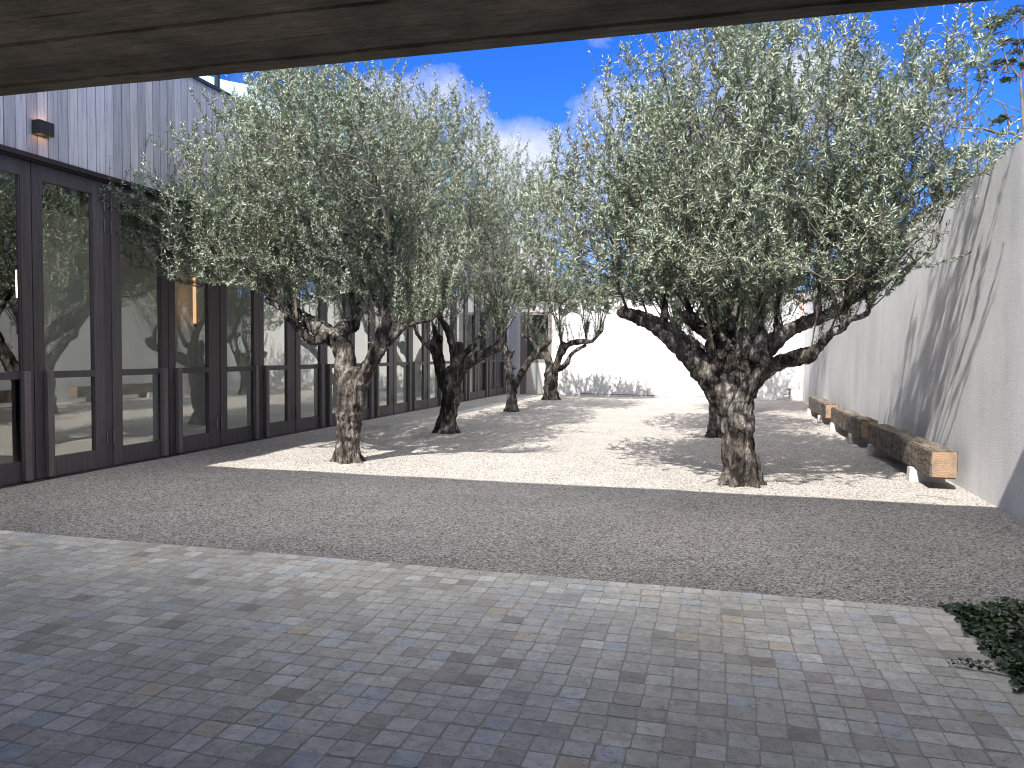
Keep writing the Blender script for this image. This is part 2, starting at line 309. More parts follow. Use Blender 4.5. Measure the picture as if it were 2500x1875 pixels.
# paving: every tile with its own worn outline
vs = []; ff = []; lt = []; rr = []; P = 0.1185
for j in range(56):
    y1 = 5.03-j*P; off = rng.normal(0, 0.0035) - 0.012*math.sin(j*0.35); nx = int((1.36+6.8)/P)
    for i in range(nx):
        x1 = 1.355-i*P*1.0+(off if i else 0); x0 = 1.355-(i+1)*P+off
        if x1-x0 < 0.04: continue
        w, h = (x1-x0)-0.007, P-0.007; cx, cy = (x0+x1)/2+rng.normal(0, .0018), y1-P/2+rng.normal(0, .0018)
        zt = 0.0045+rng.uniform(0, 0.0016); tx, ty = rng.normal(0, 0.006, 2); n = len(vs)
        ks = rng.uniform(0.004, 0.017, 4); e = rng.normal(0, 0.0016, (12, 2)); base = []
        for q, (sx, sy) in enumerate(((-1, -1), (1, -1), (1, 1), (-1, 1))):
            k = ks[q]; X, Y = sx*w/2, sy*h/2
            a, b = (X, Y-sy*k), (X-sx*k, Y); md = (X-sx*k*.3, Y-sy*k*.3)
            base += [a, md, b] if q in (0, 2) else [b, md, a]
        base = np.array(base)+e
        for s_, z_ in ((1.0, -0.006), (1.0, 0.0), (0.972, 1.0)):
            for p in base:
                px, py = p*s_; z = z_ if z_ < 0 else (zt-0.0006 if z_ == 0 else zt)+px*tx+py*ty
                vs.append((cx+px, cy+py, z))
        for g in range(2):
            for q in range(12):
                ff += [n+g*12+q, n+g*12+(q+1) % 12, n+(g+1)*12+(q+1) % 12, n+(g+1)*12+q]; lt.append(4)
        ff += [n+24+q for q in range(12)]; lt.append(12)
        rr += [rng.uniform(0, 1)]*36
me = np_mesh('paving', vs, ff, lt, {'rnd': rr}); tag(link('paving', me, M['tile']), kind='structure')

# ------------------------------------------------------------------ walls and the covered walk
def wall(name, mt, *b):
    mb = MB(); mb.box(*b); return mb.build(name, mt)
tag(wall('rendered_wall', M['wall'], XR, XR+0.25, -6.8, YF, -0.05, 3.53), 'tall pale grey rough rendered wall running along the right side behind the timber benches', 'wall')
tag(wall('white_wall', M['farwall'], -5.72, 2.56, YF, YF+0.25, -0.05, 3.53), 'sunlit white wall closing the far end of the gravel courtyard', 'wall')
tag(wall('corner_pier', M['pink'], 2.563, XR+0.25, YF+0.003, YF+0.25, -0.05, 3.53), 'narrow pinkish pier in the far right corner between the white and grey walls', 'pier')
tag(wall('light_block_wall', M['wall'], -8.2, 2.705, -3.45, -3.205, -0.05, 2.55), 'unseen wall added behind the covered walk to block light from the rear', 'wall')  # added out of view to cut rear bounce; kept low to admit some fill
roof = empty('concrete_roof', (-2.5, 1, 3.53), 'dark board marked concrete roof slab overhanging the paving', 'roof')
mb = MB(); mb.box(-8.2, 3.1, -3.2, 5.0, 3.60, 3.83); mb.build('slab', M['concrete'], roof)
yb = 5.0; k = 0                                             # board marks of the soffit and edge lip
vs = []; ff = []; lt = []; rr = []
widths = [0.155, 0.30, 0.33, 0.31]+[0.31]*22
for w in widths:
    dz = [0.0, 0.010, 0.003, 0.014, 0.006][k % 5]+rng.uniform(0, 0.002); z = 3.509+dz*1.1 if k else 3.505
    n0 = len(vs); xs = np.arange(-8.2, 3.11, 0.06); r_ = rng.uniform()
    jag = np.array([noise.noise(Vector((x*2.1, k*3.3, 0)))*0.006+noise.noise(Vector((x*14, k*3.3, 5)))*0.005 for x in xs]); jg2 = np.array([max(-0.008, noise.noise(Vector((x*1.7, k*5.1, 9)))*0.022+noise.noise(Vector((x*9, k*5.1, 2)))*0.012) for x in xs])
    for a, x in enumerate(xs):
        yy = yb-(0.004 if k else 0)+(jag[a] if k == 0 else jag[a]*0.6)
        zz = z+noise.noise(Vector((x*1.2, k*2.0, 3)))*0.003
        vs += [(x, yy, 3.60), (x, yy, zz+0.004), (x, yy-0.006, zz), (x, yb-w+0.010+jg2[a], zz+0.002), (x, yb-w+0.004+jg2[a], 3.60)]; rr += [r_]*5
    for a in range(len(xs)-1):
        for q in range(4):
            ff += [n0+a*5+q, n0+a*5+q+1, n0+a*5+q+6, n0+a*5+q+5]; lt.append(4)
    yb -= w; k += 1
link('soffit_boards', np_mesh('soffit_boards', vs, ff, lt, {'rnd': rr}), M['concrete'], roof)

# ------------------------------------------------------------------ the glazed building
bld = empty('glazed_building', (XL, 9, 0), 'long building on the left with tall folding glass doors and grey vertical cladding', 'building')
Y0B, Y1B = 4.0, 27.0
mb = MB(); y = Y0B; i = 0
while y < Y1B:
    w = 0.142; mb.box(XL-0.03, XL+rng.uniform(-0.003, 0.004), y, min(y+w-0.011, Y1B), 3.66, 5.42, r=rng.uniform()); y += w
mb.build('cladding', M['clad'], bld)
MB().box(XL-0.10, XL-0.033, Y0B, Y1B, 3.66, 5.42).build('backing', M['dark'], bld)
MB().box(XL-0.10, XL+0.045, Y0B, Y1B+0.0, 3.60, 3.655).box(XL-0.1, XL+0.02, Y0B, Y1B, 3.575, 3.5995).build('flashing', M['dark'], bld)
MB().box(XL-0.12, XL+0.03, Y0B, Y1B, 5.423, 5.47).build('coping', M['metal'], bld)
MB().box(XL-0.10, XL+0.03, Y0B, Y1B, -0.05, 0.015).build('threshold', M['metal'], bld)
def pane(name, y0, y1, z0, z1, parent, x=XL-0.05, t=0.012, mt='glass'):
    return MB().box(x-t, x, y0, y1, z0, z1).build(name, M[mt], parent)
hingeL = MB()
first = None
J0, PER = 7.04, 2.213
for k in range(-1, 9):
    J = J0+PER*k; Hn = J+PER/2
    for side in (0, 1):                       # leaf before and after the hinge post
        a, b = (J+0.006, Hn-0.066) if side == 0 else (Hn+0.066, J+PER-0.006)
        if b > Y1B: continue
        s0, s1 = (0.135, 0.16) if side == 0 else (0.16, 0.135)
        x0, x1 = XL-0.085, XL-0.02; f = MB()
        f.box(x0, x1, a, a+s0, 0.02, 3.572, rng.uniform()); f.box(x0, x1, b-s1, b, 0.02, 3.572, rng.uniform())
        f.box(x0, x1-0.002, a+s0, b-s1, 0.02, 0.245, rng.uniform()); f.box(x0, x1-0.002, a+s0, b-s1, 3.40, 3.572, rng.uniform())
        f.box(x0, x1+0.004, a+s0, b-s1, 1.16, 1.24, rng.uniform())
        for zz0, zz1 in ((0.245, 1.16), (1.24, 3.40)):          # glazing beads
            f.box(x0+0.02, x1-0.012, a+s0, a+s0+0.014, zz0, zz1, 0.2); f.box(x0+0.02, x1-0.012, b-s1-0.014, b-s1, zz0, zz1, 0.2)
        lf = f.build('door', M['door'], bld)
        def sub(ob): ob.parent = lf; ob.location = (0, 0, 0); return ob
        for zz0, zz1 in ((0.245, 1.16), (1.24, 3.40)):
            sub(MB().box(XL-0.062, XL-0.05, a+s0, b-s1, zz0, zz1).build('glass_pane', M['glass']))
        cy = a+0.16 if side == 0 else b-0.135
        h_ = MB().box(XL-0.0155, XL+0.042, cy-0.044, cy+0.044, 0.03, 1.245, 0.5, 0.004)
        sub(h_.build('handle', M['handle']))
        hy = b+0.004 if side == 0 else a-0.016
        for hz in (0.30, 2.95, 3.22):
            hb = MB(); tube(hb, [(XL-0.006, hy+0.006, hz), (XL-0.006, hy+0.006, hz+0.17)], 0.009, 8); sub(hb.build('hinge', M['steel']))
    if Hn < Y1B:
        MB().box(XL-0.11, XL-0.03, Hn-0.06, Hn+0.06, 0.0155, 3.573, 0.3).build('post', M['door'], bld)
# the room behind the glass
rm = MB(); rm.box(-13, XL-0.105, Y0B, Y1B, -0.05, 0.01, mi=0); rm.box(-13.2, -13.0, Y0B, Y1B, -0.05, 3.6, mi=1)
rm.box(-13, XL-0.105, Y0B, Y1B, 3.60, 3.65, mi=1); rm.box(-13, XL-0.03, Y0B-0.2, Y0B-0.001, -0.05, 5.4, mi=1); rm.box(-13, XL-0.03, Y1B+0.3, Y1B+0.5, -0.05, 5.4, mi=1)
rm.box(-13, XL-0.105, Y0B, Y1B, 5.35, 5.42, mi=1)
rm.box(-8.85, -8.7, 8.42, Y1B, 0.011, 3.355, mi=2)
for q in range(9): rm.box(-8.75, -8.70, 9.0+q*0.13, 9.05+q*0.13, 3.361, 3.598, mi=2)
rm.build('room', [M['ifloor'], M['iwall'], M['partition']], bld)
# upper glazing
gl = MB(); gl.box(XL-0.06, XL-0.01, Y0B, Y1B, 7.14, 7.19)
for yy in np.arange(10.41-2.2*2, Y1B, 2.2): gl.box(XL-0.07, XL-0.005, yy-0.025, yy+0.025, 5.472, 7.139)
gl.build('balustrade_frame', M['metal'], bld)
for yy in np.arange(10.41-2.2*2, Y1B-2.2, 2.2): MB().box(XL-0.045, XL-0.033, yy+0.027, yy+2.173, 5.48, 7.138).build('balustrade_pane', M['clear'], bld)
MB().box(-11.4, -11.2, Y0B, 13.0, 5.42, 7.9).box(-11.19, -11.1, 9.0, 9.12, 5.42, 7.9).build('upper_wall', M['uwall'], bld)
sv = []; n = 14
for j in range(n+1):
    for i in range(n+1):
        a, b = i/n, j/n; sv.append((-8.2-2.4*b, 10.9+5.5*a, 5.75+1.5*b+0.5*a-1.1*a*(1-a)-0.5*b*(1-b)))
me = bpy.data.meshes.new('shade_sail'); me.from_pydata(sv, [], [(j*(n+1)+i, j*(n+1)+i+1, (j+1)*(n+1)+i+1, (j+1)*(n+1)+i) for j in range(n) for i in range(n)])
so = link('shade_sail', me, M['sail'], smooth=True); md = so.modifiers.new('thick', 'SOLIDIFY'); md.thickness = 0.004
tag(so, 'pale grey shade sail seen through the glass balustrade above the cladding', 'shade sail')
# wall lamp
lp = empty('wall_lamp', (XL, 7.13, 3.96), 'small bronze box lamp glowing warm on the grey cladding above the doors', 'lamp')
h_ = MB(); x0, x1, y0, y1, z0, z1 = XL+0.004, XL+0.115, 7.04, 7.235, 3.885, 4.035; t = 0.008
h_.box(x0, x0+t, y0, y1, z0, z1); h_.box(x1-t, x1, y0, y1, z0, z1); h_.box(x0+t, x1-t, y0, y0+t, z0, z1); h_.box(x0+t, x1-t, y1-t, y1, z0, z1)
h_.build('housing', M['bronze'], lp)
MB().box(x0+t+.002, x1-t-.002, y0+t+.002, y1-t-.002, z0+0.05, z1-0.05).build('light', M['warm'], lp)
# tube lights inside
for nm, x, yy, z0, z1, mt, lb in (('tube_light', -8.5, 11.23, 1.94, 2.72, 'tubewarm', 'amber glowing tube lamp hanging inside behind the fourth door'),
                                  ('tube_light', -8.3, 7.66, 2.12, 2.455, 'tubewhite', 'short white glowing tube lamp inside at the left edge of the photo')):
    e = empty(nm, (x, yy, z1), lb, 'lamp')
    b_ = MB(); tube(b_, [(x, yy, z0), (x, yy, z1)], 0.027, 12); b_.build('tube', M[mt], e)
    b_ = MB(); tube(b_, [(x, yy, z1), (x, yy, z1+0.05)], 0.03, 12); tube(b_, [(x, yy, z1+0.05), (x, yy, 3.6)], 0.004, 5)
    b_.build('mount', M['dark'], e)
    b_ = MB(); tube(b_, [(x, yy, z0-0.06), (x, yy, z0)], 0.03, 12); b_.build('end_cap', M['dark'], e)
# far left end: cladding panel and a door
fe = empty('end_facade', (-6.6, YF, 0), 'grey timber end wall with a brown door between the glass doors and the white wall', 'facade')
mb = MB(); xx = XL+0.03
while xx < -6.93: mb.box(xx, xx+0.085, YF-0.001, YF+0.06, 0, 5.4, r=rng.uniform(0.2, 1)); xx += 0.09
mb.box(-6.87, -5.721, YF+0.03, YF+0.1, 2.95, 5.4, r=0.5)
mb.build('panelling', M['clad'], fe)
dr = MB().box(-6.868, -6.74, YF-0.01, YF+0.08, 0.0, 2.949, 0.8).box(-6.739, -5.77, YF-0.01, YF+0.08, 2.84, 2.949, 0.8).box(-5.769, -5.722, YF-0.01, YF+0.08, 0, 2.949, 0.9)
dr.box(-6.739, -6.64, YF+0.012, YF+0.06, 0.02, 2.839, 0.7).box(-5.86, -5.771, YF+0.012, YF+0.06, 0.02, 2.839, 0.7).box(-6.639, -5.861, YF+0.012, YF+0.06, 1.15, 1.26, 0.9)
d_ = dr.build('door', M['handle'], fe)
o = MB().box(-6.639, -5.861, YF+0.03, YF+0.05, 1.262, 2.838).build('glass_pane', M['glass']); o.parent = d_
o = MB().box(-6.639, -5.861, YF+0.02, YF+0.05, 0.021, 1.149).build('lower_panel', M['block']); o.parent = d_
hb = MB(); tube(hb, [(-6.69, YF-0.05, 1.05), (-6.56, YF-0.05, 1.05)], 0.012, 8); tube(hb, [(-6.69, YF+0.012, 1.05), (-6.69, YF-0.055, 1.05)], 0.012, 8)
o = hb.build('handle', M['steel']); o.parent = d_
MB().box(-6.9, -5.72, YF+0.6, YF+0.7, 0, 5.4).build('lobby_wall', M['iwall'], fe)

# ------------------------------------------------------------------ small things by the far wall
b_ = MB(); tube(b_, [(-4.9, YF-0.12, 0.02), (-4.6, YF-0.07, 0.075), (-2.0, YF-0.07, 0.06), (-0.3, YF-0.07, 0.07)], 0.014, 6)
tag(b_.build('irrigation_pipe', M['metal']), 'thin dark pipe lying along the foot of the white wall', 'pipe')
b_ = MB(); tube(b_, [(-2.44, YF-0.25, 0.0), (-2.38, YF-0.2, 0.5), (-2.30, YF-0.12, 0.0)], 0.012, 5)
tag(b_.build('metal_stake', M['steel']), 'small grey forked stake standing in front of the white wall', 'stake')
tp = empty('garden_tap', (2.28, YF-0.1, 0), 'small grey garden tap low on the white wall near the right corner', 'tap')
b_ = MB(); tube(b_, [(2.28, YF-0.08, 0.0), (2.28, YF-0.08, 0.30)], 0.016, 8); tube(b_, [(2.28, YF-0.08, 0.2), (2.12, YF-0.14, 0.2), (2.10, YF-0.14, 0.16)], 0.014, 8); tube(b_, [(2.28, YF-0.1, 0.08), (2.10, YF-0.12, 0.08)], 0.01, 8)
b_.build('spout', M['steel'], tp)
b_ = MB(); b_.box(2.235, 2.325, YF-0.1, YF-0.07, 0.32, 0.375, b=0.01); b_.build('tap_handle', M['metal'], tp)

# ------------------------------------------------------------------ benches
def bench(x0, y0, y1, tilt, label, seed):
    L = y1-y0; w = 0.275; hgt = 0.31; e = empty('timber_bench', (x0+w/2, y0, 0), label, 'bench', 'timber benches along the right wall')
    bm = bmesh.new(); bmesh.ops.create_cube(bm, size=1)
    for q in bm.verts: q.co = (q.co.x*w, (q.co.y+0.5)*L, q.co.z*hgt+0.14+hgt/2)
    bmesh.ops.bevel(bm, geom=bm.edges[:], offset=0.014, segments=2, affect='EDGES')
    for s in range(int(L/0.05)):
        pl = (0.03+s*0.05); 
        if pl < L-0.03: bmesh.ops.bisect_plane(bm, geom=bm.verts[:]+bm.edges[:]+bm.faces[:], plane_co=(0, pl, 0), plane_no=(0, 1, 0))
    for ax, vals in ((0, np.linspace(-w/2+0.03, w/2-0.03, 6)), (2, np.linspace(0.17, 0.42, 7))):
        for q in vals:
            co = [0, 0, 0]; co[ax] = q; no = [0, 0, 0]; no[ax] = 1
            bmesh.ops.bisect_plane(bm, geom=bm.verts[:]+bm.edges[:]+bm.faces[:], plane_co=co, plane_no=no)
    for q in bm.verts:
        p = Vector((q.co.x*5+seed*9, q.co.y*1.6, q.co.z*5)); nn = noise.noise_vector(p)*0.009+noise.noise_vector(p*4)*0.003
        if 0.001 < q.co.y < L-0.001: q.co += Vector((nn.x, 0, nn.z))
        else: q.co.y += nn.y*0.8
    for f in bm.faces: f.material_index = 1 if abs(f.normal.y) > 0.8 and (f.calc_center_median().y < 0.012 or f.calc_center_median().y > L-0.012) else 0; f.smooth = False
    me = bpy.data.meshes.new('beam'); bm.to_mesh(me); bm.free()
    o = link('beam', me, [M['sleeper'], M['endgrain']]); o.parent = e
    for yy in (0.62, L-0.45):
        fb = MB(); a, b, c_, d = -w/2-0.06, w/2+0.05, 0.09, 0.145
        vs = [(a-0.012, yy-0.012, -0.02), (b+0.012, yy-0.012, -0.02), (b+0.012, yy+0.152, -0.02), (a-0.012, yy+0.152, -0.02),
              (a, yy+0.012, 0.165), (a+0.054, yy+0.012, 0.165), (a+0.054, yy+0.128, 0.165), (a, yy+0.128, 0.165)]
        fb.poly([(a-.012, yy-.012, -.02), (a+.05, yy-.012, -.02), (a+.05, yy+.152, -.02), (a-.012, yy+.152, -.02), (a, yy+.012, .165), (a+.05, yy+.012, .165), (a+.05, yy+.128, .165), (a, yy+.128, .165)],
                [(3, 2, 1, 0), (4, 5, 6, 7), (0, 1, 5, 4), (1, 2, 6, 5), (2, 3, 7, 6), (3, 0, 4, 7)])
        fb.box(a+0.0505, b, yy+0.005, yy+0.135, -0.02, 0.142)
        o = fb.build('foot', M['block']); o.parent = e
    e.rotation_euler.z = tilt
bench(2.305, 9.48, 12.91, math.radians(0.9), 'long cracked timber bench nearest the camera with its tawny end grain in the sun', 1)
bench(2.245, 13.57, 16.75, math.radians(0.4), 'middle one of the three timber benches along the right wall', 2)
bench(2.225, 17.65, 20.8, 0.0, 'farthest and smallest looking of the three timber benches by the right wall', 3)

# ------------------------------------------------------------------ trees
def ico(sub=1):
    bm = bmesh.new(); bmesh.ops.create_icosphere(bm, subdivisions=sub, radius=1); bm.verts.index_update()
    v = np.array([w.co[:] for w in bm.verts]); f = np.array([[w.index for w in q.verts] for q in bm.faces]); bm.free(); return v, f
IV, IF = ico(2)
def catmull(P, step=0.5):
    P = [np.array(p, float) for p in P]; P = [2*P[0]-P[1]]+P+[2*P[-1]-P[-2]]; out = []
    for i in range(1, len(P)-2):
        L = np.linalg.norm(P[i+1][:3]-P[i][:3]); r = max(0.01, min(P[i][3], P[i+1][3])); n = max(2, int(L/(r*step))+1)
        for t in np.linspace(0, 1, n, endpoint=False):
            out.append(0.5*((2*P[i])+(-P[i-1]+P[i+1])*t+(2*P[i-1]-5*P[i]+4*P[i+1]-P[i+2])*t*t+(-P[i-1]+3*P[i]-3*P[i+1]+P[i+2])*t**3))
    out.append(P[-2]); return np.array(out)
def trunk_mesh(chains, voxel, rs, burls=1.0):
    V = []; F = []; n = 0
    def ball(c, r, sq=None):
        nonlocal n
        s = rs.uniform(0.93, 1.07, 3) if sq is None else sq
        V.append(IV*s*r+c); F.append(IF+n); n += len(IV)
    for ch in chains:
        for q in ch:
            if q[3] < voxel*1.3: continue
            ball(q[:3], q[3])
            if q[3] > 0.045 and rs.uniform() < 0.20*burls and q[2] > 0.25:      # burls and cut stubs
                d = rs.normal(size=3); d /= np.linalg.norm(d)
                if q[3] < 0.11: d[2] = abs(d[2])
                ball(q[:3]+d*q[3]*rs.uniform(0.55, 0.95), q[3]*rs.uniform(0.25, 0.5))
    V = np.concatenate(V); F = np.concatenate(F)
    me = np_mesh('tmp', V, F.ravel(), [3]*len(F)); ob = bpy.data.objects.new('tmp', me); C.objects.link(ob)
    md = ob.modifiers.new('r', 'REMESH'); md.mode = 'VOXEL'; md.voxel_size = voxel
    md = ob.modifiers.new('s', 'SMOOTH'); md.factor = 0.5; md.iterations = 3
    dg = bpy.context.evaluated_depsgraph_get(); out = bpy.data.meshes.new_from_object(ob.evaluated_get(dg)); bpy.data.objects.remove(ob); bpy.data.meshes.remove(me)
    out.name = 'trunk'; nv = len(out.vertices); co = np.empty(nv*3, np.float32); out.vertices.foreach_get('co', co); co = co.reshape(-1, 3)
    nm = np.empty(nv*3, np.float32); out.vertices.foreach_get('normal', nm); nm = nm.reshape(-1, 3)
    for i in range(nv):
        x, y, z = map(float, co[i])
        a = noise.noise(Vector((x*9, y*9, z*2.2+3))); b = noise.noise(Vector((x*26, y*26, z*9))); c_ = noise.noise(Vector((x*5, y*5, z*5+11))); e_ = noise.noise(Vector((x*48, y*48, z*22+5)))
        lo = max(0.35, min(1, (1.6-z)))
        co[i] += nm[i]*(-abs(a)*0.045*lo+b*0.016+c_*0.026*lo+e_*0.008+0.008)
    out.vertices.foreach_set('co', co.ravel()); out.update(); return out
def grow(roots, rootr, lobes, N, rs, upw=0.9, nsh=60):
    """roots: (n,3) start nodes; lobes: (cx,cy,cz,rx,ry,rz,weight). returns skeleton arrays"""
    lob = np.array(lobes, float); vol = lob[:, 3]*lob[:, 4]*lob[:, 5]*lob[:, 6]; pr = vol/vol.sum()
    T = []
    for k in rs.choice(len(lob), N, p=pr):
        d = rs.normal(size=3); d /= np.linalg.norm(d); rad = rs.uniform()**(1/3.0)
        T.append(lob[k, :3]+d*rad*lob[k, 3:6])
    T = np.array(T); cen = roots.mean(0)
    T = T[np.argsort([np.min(np.linalg.norm(roots-t, axis=1)) for t in T])]
    wp, wpar = watershoots(roots, rootr, rs, nsh); cap = len(wp)+N*14; pos = np.zeros((cap, 3)); par = -np.ones(cap, int); pl = np.zeros(cap); n = len(wp)
    pos[:n] = wp; par[:n] = wpar; tips = []
    haskid = set(wpar.tolist()); tips += [i for i in range(len(roots), n) if i not in haskid]
    for t in T:
        d = t-pos[:n]; L = np.linalg.norm(d, axis=1)+1e-6
        cost = L*(1+upw*np.clip(0.35-d[:, 2]/L, 0, 1.4))+0.22*pl[:n]; j = int(np.argmin(cost)); L_ = L[j]
        m = int(np.clip(round(L_/0.13), 1, 12)); p0 = pos[j].copy(); last = j; side = rs.normal(size=3)*0.05*L_
        for q in range(1, m+1):
            s = q/m; p = p0+(t-p0)*s+side*math.sin(math.pi*s)+np.array([0, 0, 0.05*L_*math.sin(math.pi*s)])*-1+rs.normal(size=3)*0.006
            pos[n] = p; par[n] = last; pl[n] = pl[last]+L_/m; last = n; n += 1
        tips.append(last)
    return pos[:n], par[:n], tips, len(roots)
def watershoots(roots, rr_, rs, k, Ls=(0.35, 1.0), cen=None):
    c0 = roots.mean(0); pos = [p for p in roots]; par = [-1]*len(roots)
    w = np.clip(roots[:, 2]-1.35, 0.05, 1); js = rs.choice(len(roots), k, p=w/w.sum())
    for j in js:
        out = roots[j]-c0; out[2] = 0; L = rs.uniform(*Ls); d = np.array([0, 0, 1.0])+out*0.22+rs.normal(size=3)*0.22; last = j; p = roots[j]-np.array([0, 0, 0.35])*rr_[j]; m = max(3, int(L/0.11))
        for q in range(m):
            d = d/np.linalg.norm(d)+rs.normal(size=3)*0.05; p = p+d/np.linalg.norm(d)*L/m; pos.append(p); par.append(last); last = len(pos)-1
    return np.array(pos), np.array(par)
def crown(pos, par, tips, nroot, rs, leafn, leaflen, shoot=(0.18, 0.42), tipr=0.0021, sides=4, maxr=0.03):
    n = len(pos); area = np.zeros(n); kids = np.zeros(n, int)
    for i in range(nroot, n): kids[par[i]] += 1
    ex = []; 
    for t in tips:                                     # a leafy shoot beyond every tip
        d = pos[t]-pos[par[t]]; d /= np.linalg.norm(d)+1e-6
        d = d*0.7+np.array([0, 0, 0.75])+rs.normal(size=3)*0.38; d /= np.linalg.norm(d)
        L = shoot[0]+(shoot[1]-shoot[0])*rs.beta(1.1, 2.6); m = max(2, int(L/0.07)); p = pos[t]; last = t
        for q in range(m):
            d = d+rs.normal(size=3)*0.10+np.array([0, 0, 0.05]); d /= np.linalg.norm(d); p = p+d*L/m; ex.append((p, last)); last = n+len(ex)-1
    if ex: pos = np.vstack([pos, [e[0] for e in ex]]); par = np.concatenate([par, [e[1] for e in ex]])
    n = len(pos); area = np.zeros(n); ch = np.zeros(n, int)
    for i in range(n-1, nroot-1, -1):
        if area[i] == 0: area[i] = tipr**2.25
        area[par[i]] += area[i] if ch[par[i]] or par[i] < nroot else area[i]; ch[par[i]] += 1
    R = np.minimum(area**(1/2.25), maxr); idx = np.arange(nroot, n)
    # twig tubes, one prism per segment
    a = pos[par[idx]]; b = pos[idx]; ra = np.where(par[idx] < nroot, R[idx], np.minimum(R[par[idx]], R[idx]*1.35)); rb = R[idx]
    d = b-a; L = np.linalg.norm(d, axis=1, keepdims=True)+1e-9; d /= L
    ref = np.where(np.abs(d[:, 2:3]) < 0.9, [[0, 0, 1.0]], [[1.0, 0, 0]]); e1 = np.cross(d, ref); e1 /= np.linalg.norm(e1, axis=1, keepdims=True); e2 = np.cross(d, e1)
    k = len(idx); V = np.zeros((k, 2*sides, 3))
    for s in range(sides):
        o = e1*math.cos(2*math.pi*s/sides)+e2*math.sin(2*math.pi*s/sides)
        V[:, s] = a+o*ra[:, None]; V[:, sides+s] = b+o*rb[:, None]
    fs = np.array([[s, (s+1) % sides, sides+(s+1) % sides, sides+s] for s in range(sides)])
    F = (np.arange(k)[:, None, None]*2*sides+fs[None]).reshape(-1)
    twigs = np_mesh('branches', V.reshape(-1, 3), F, [4]*(k*sides))
    # leaves in opposite pairs on the thin wood
    thin = np.where(R[idx] < 0.0062)[0]; 
    def cl(q, k): return (np.sin(q[:, 0]*k+1.3*np.sin(q[:, 2]*k*0.8+1))+np.sin(q[:, 1]*k*1.1+1.4*np.sin(q[:, 0]*k*0.7))+np.sin(q[:, 2]*k*1.2+1.2*np.sin(q[:, 1]*k*0.9+2)))/3
    wt_ = L[thin, 0]*np.clip(0.75+1.1*cl(a[thin], 5.2)+0.5*cl(a[thin]+3, 11), 0.12, 3); ti = rs.choice(thin, leafn, p=wt_/wt_.sum())
    f = rs.uniform(size=(leafn, 1)); p = a[ti]+(b[ti]-a[ti])*f; dd = d[ti]
    ang = np.round(rs.uniform(0, 4, (leafn, 1)))*math.pi/2+rs.normal(0, 0.35, (leafn, 1))+f*7
    o = e1[ti]*np.cos(ang)+e2[ti]*np.sin(ang)
    ax = dd*rs.uniform(0.35, 1.1, (leafn, 1))+o+rs.normal(0, 0.22, (leafn, 3)); ax[:, 2] += 0.12; ax /= np.linalg.norm(ax, axis=1, keepdims=True)
    wv = np.cross(ax, dd+rs.normal(0, 0.45, (leafn, 3))); wv /= np.linalg.norm(wv, axis=1, keepdims=True)
    nn = np.cross(ax, wv); fl = np.where(nn[:, 2:3] < 0, -1.0, 1.0); wv = wv*fl; nn = nn*fl
    LL = leaflen*rs.uniform(0.6, 1.15, (leafn, 1)); W = LL*rs.uniform(0.095, 0.125, (leafn, 1))
    V = np.stack([p, p+ax*LL*0.5+wv*W+nn*LL*0.04, p+ax*LL-nn*LL*0.05, p+ax*LL*0.5-wv*W+nn*LL*0.04], 1).reshape(-1, 3)
    F = (np.arange(leafn)[:, None]*4+np.array([0, 1, 2, 3])[None]).ravel()
    r_ = np.clip(rs.beta(2, 2.6, leafn)*0.92+0.16*cl(p, 3.1)+(rs.uniform(size=leafn) < 0.03)*0.5, 0, 1)
    leaves = np_mesh('foliage', V, F, [4]*leafn, {'rnd': np.repeat(r_, 4)})
    return twigs, leaves
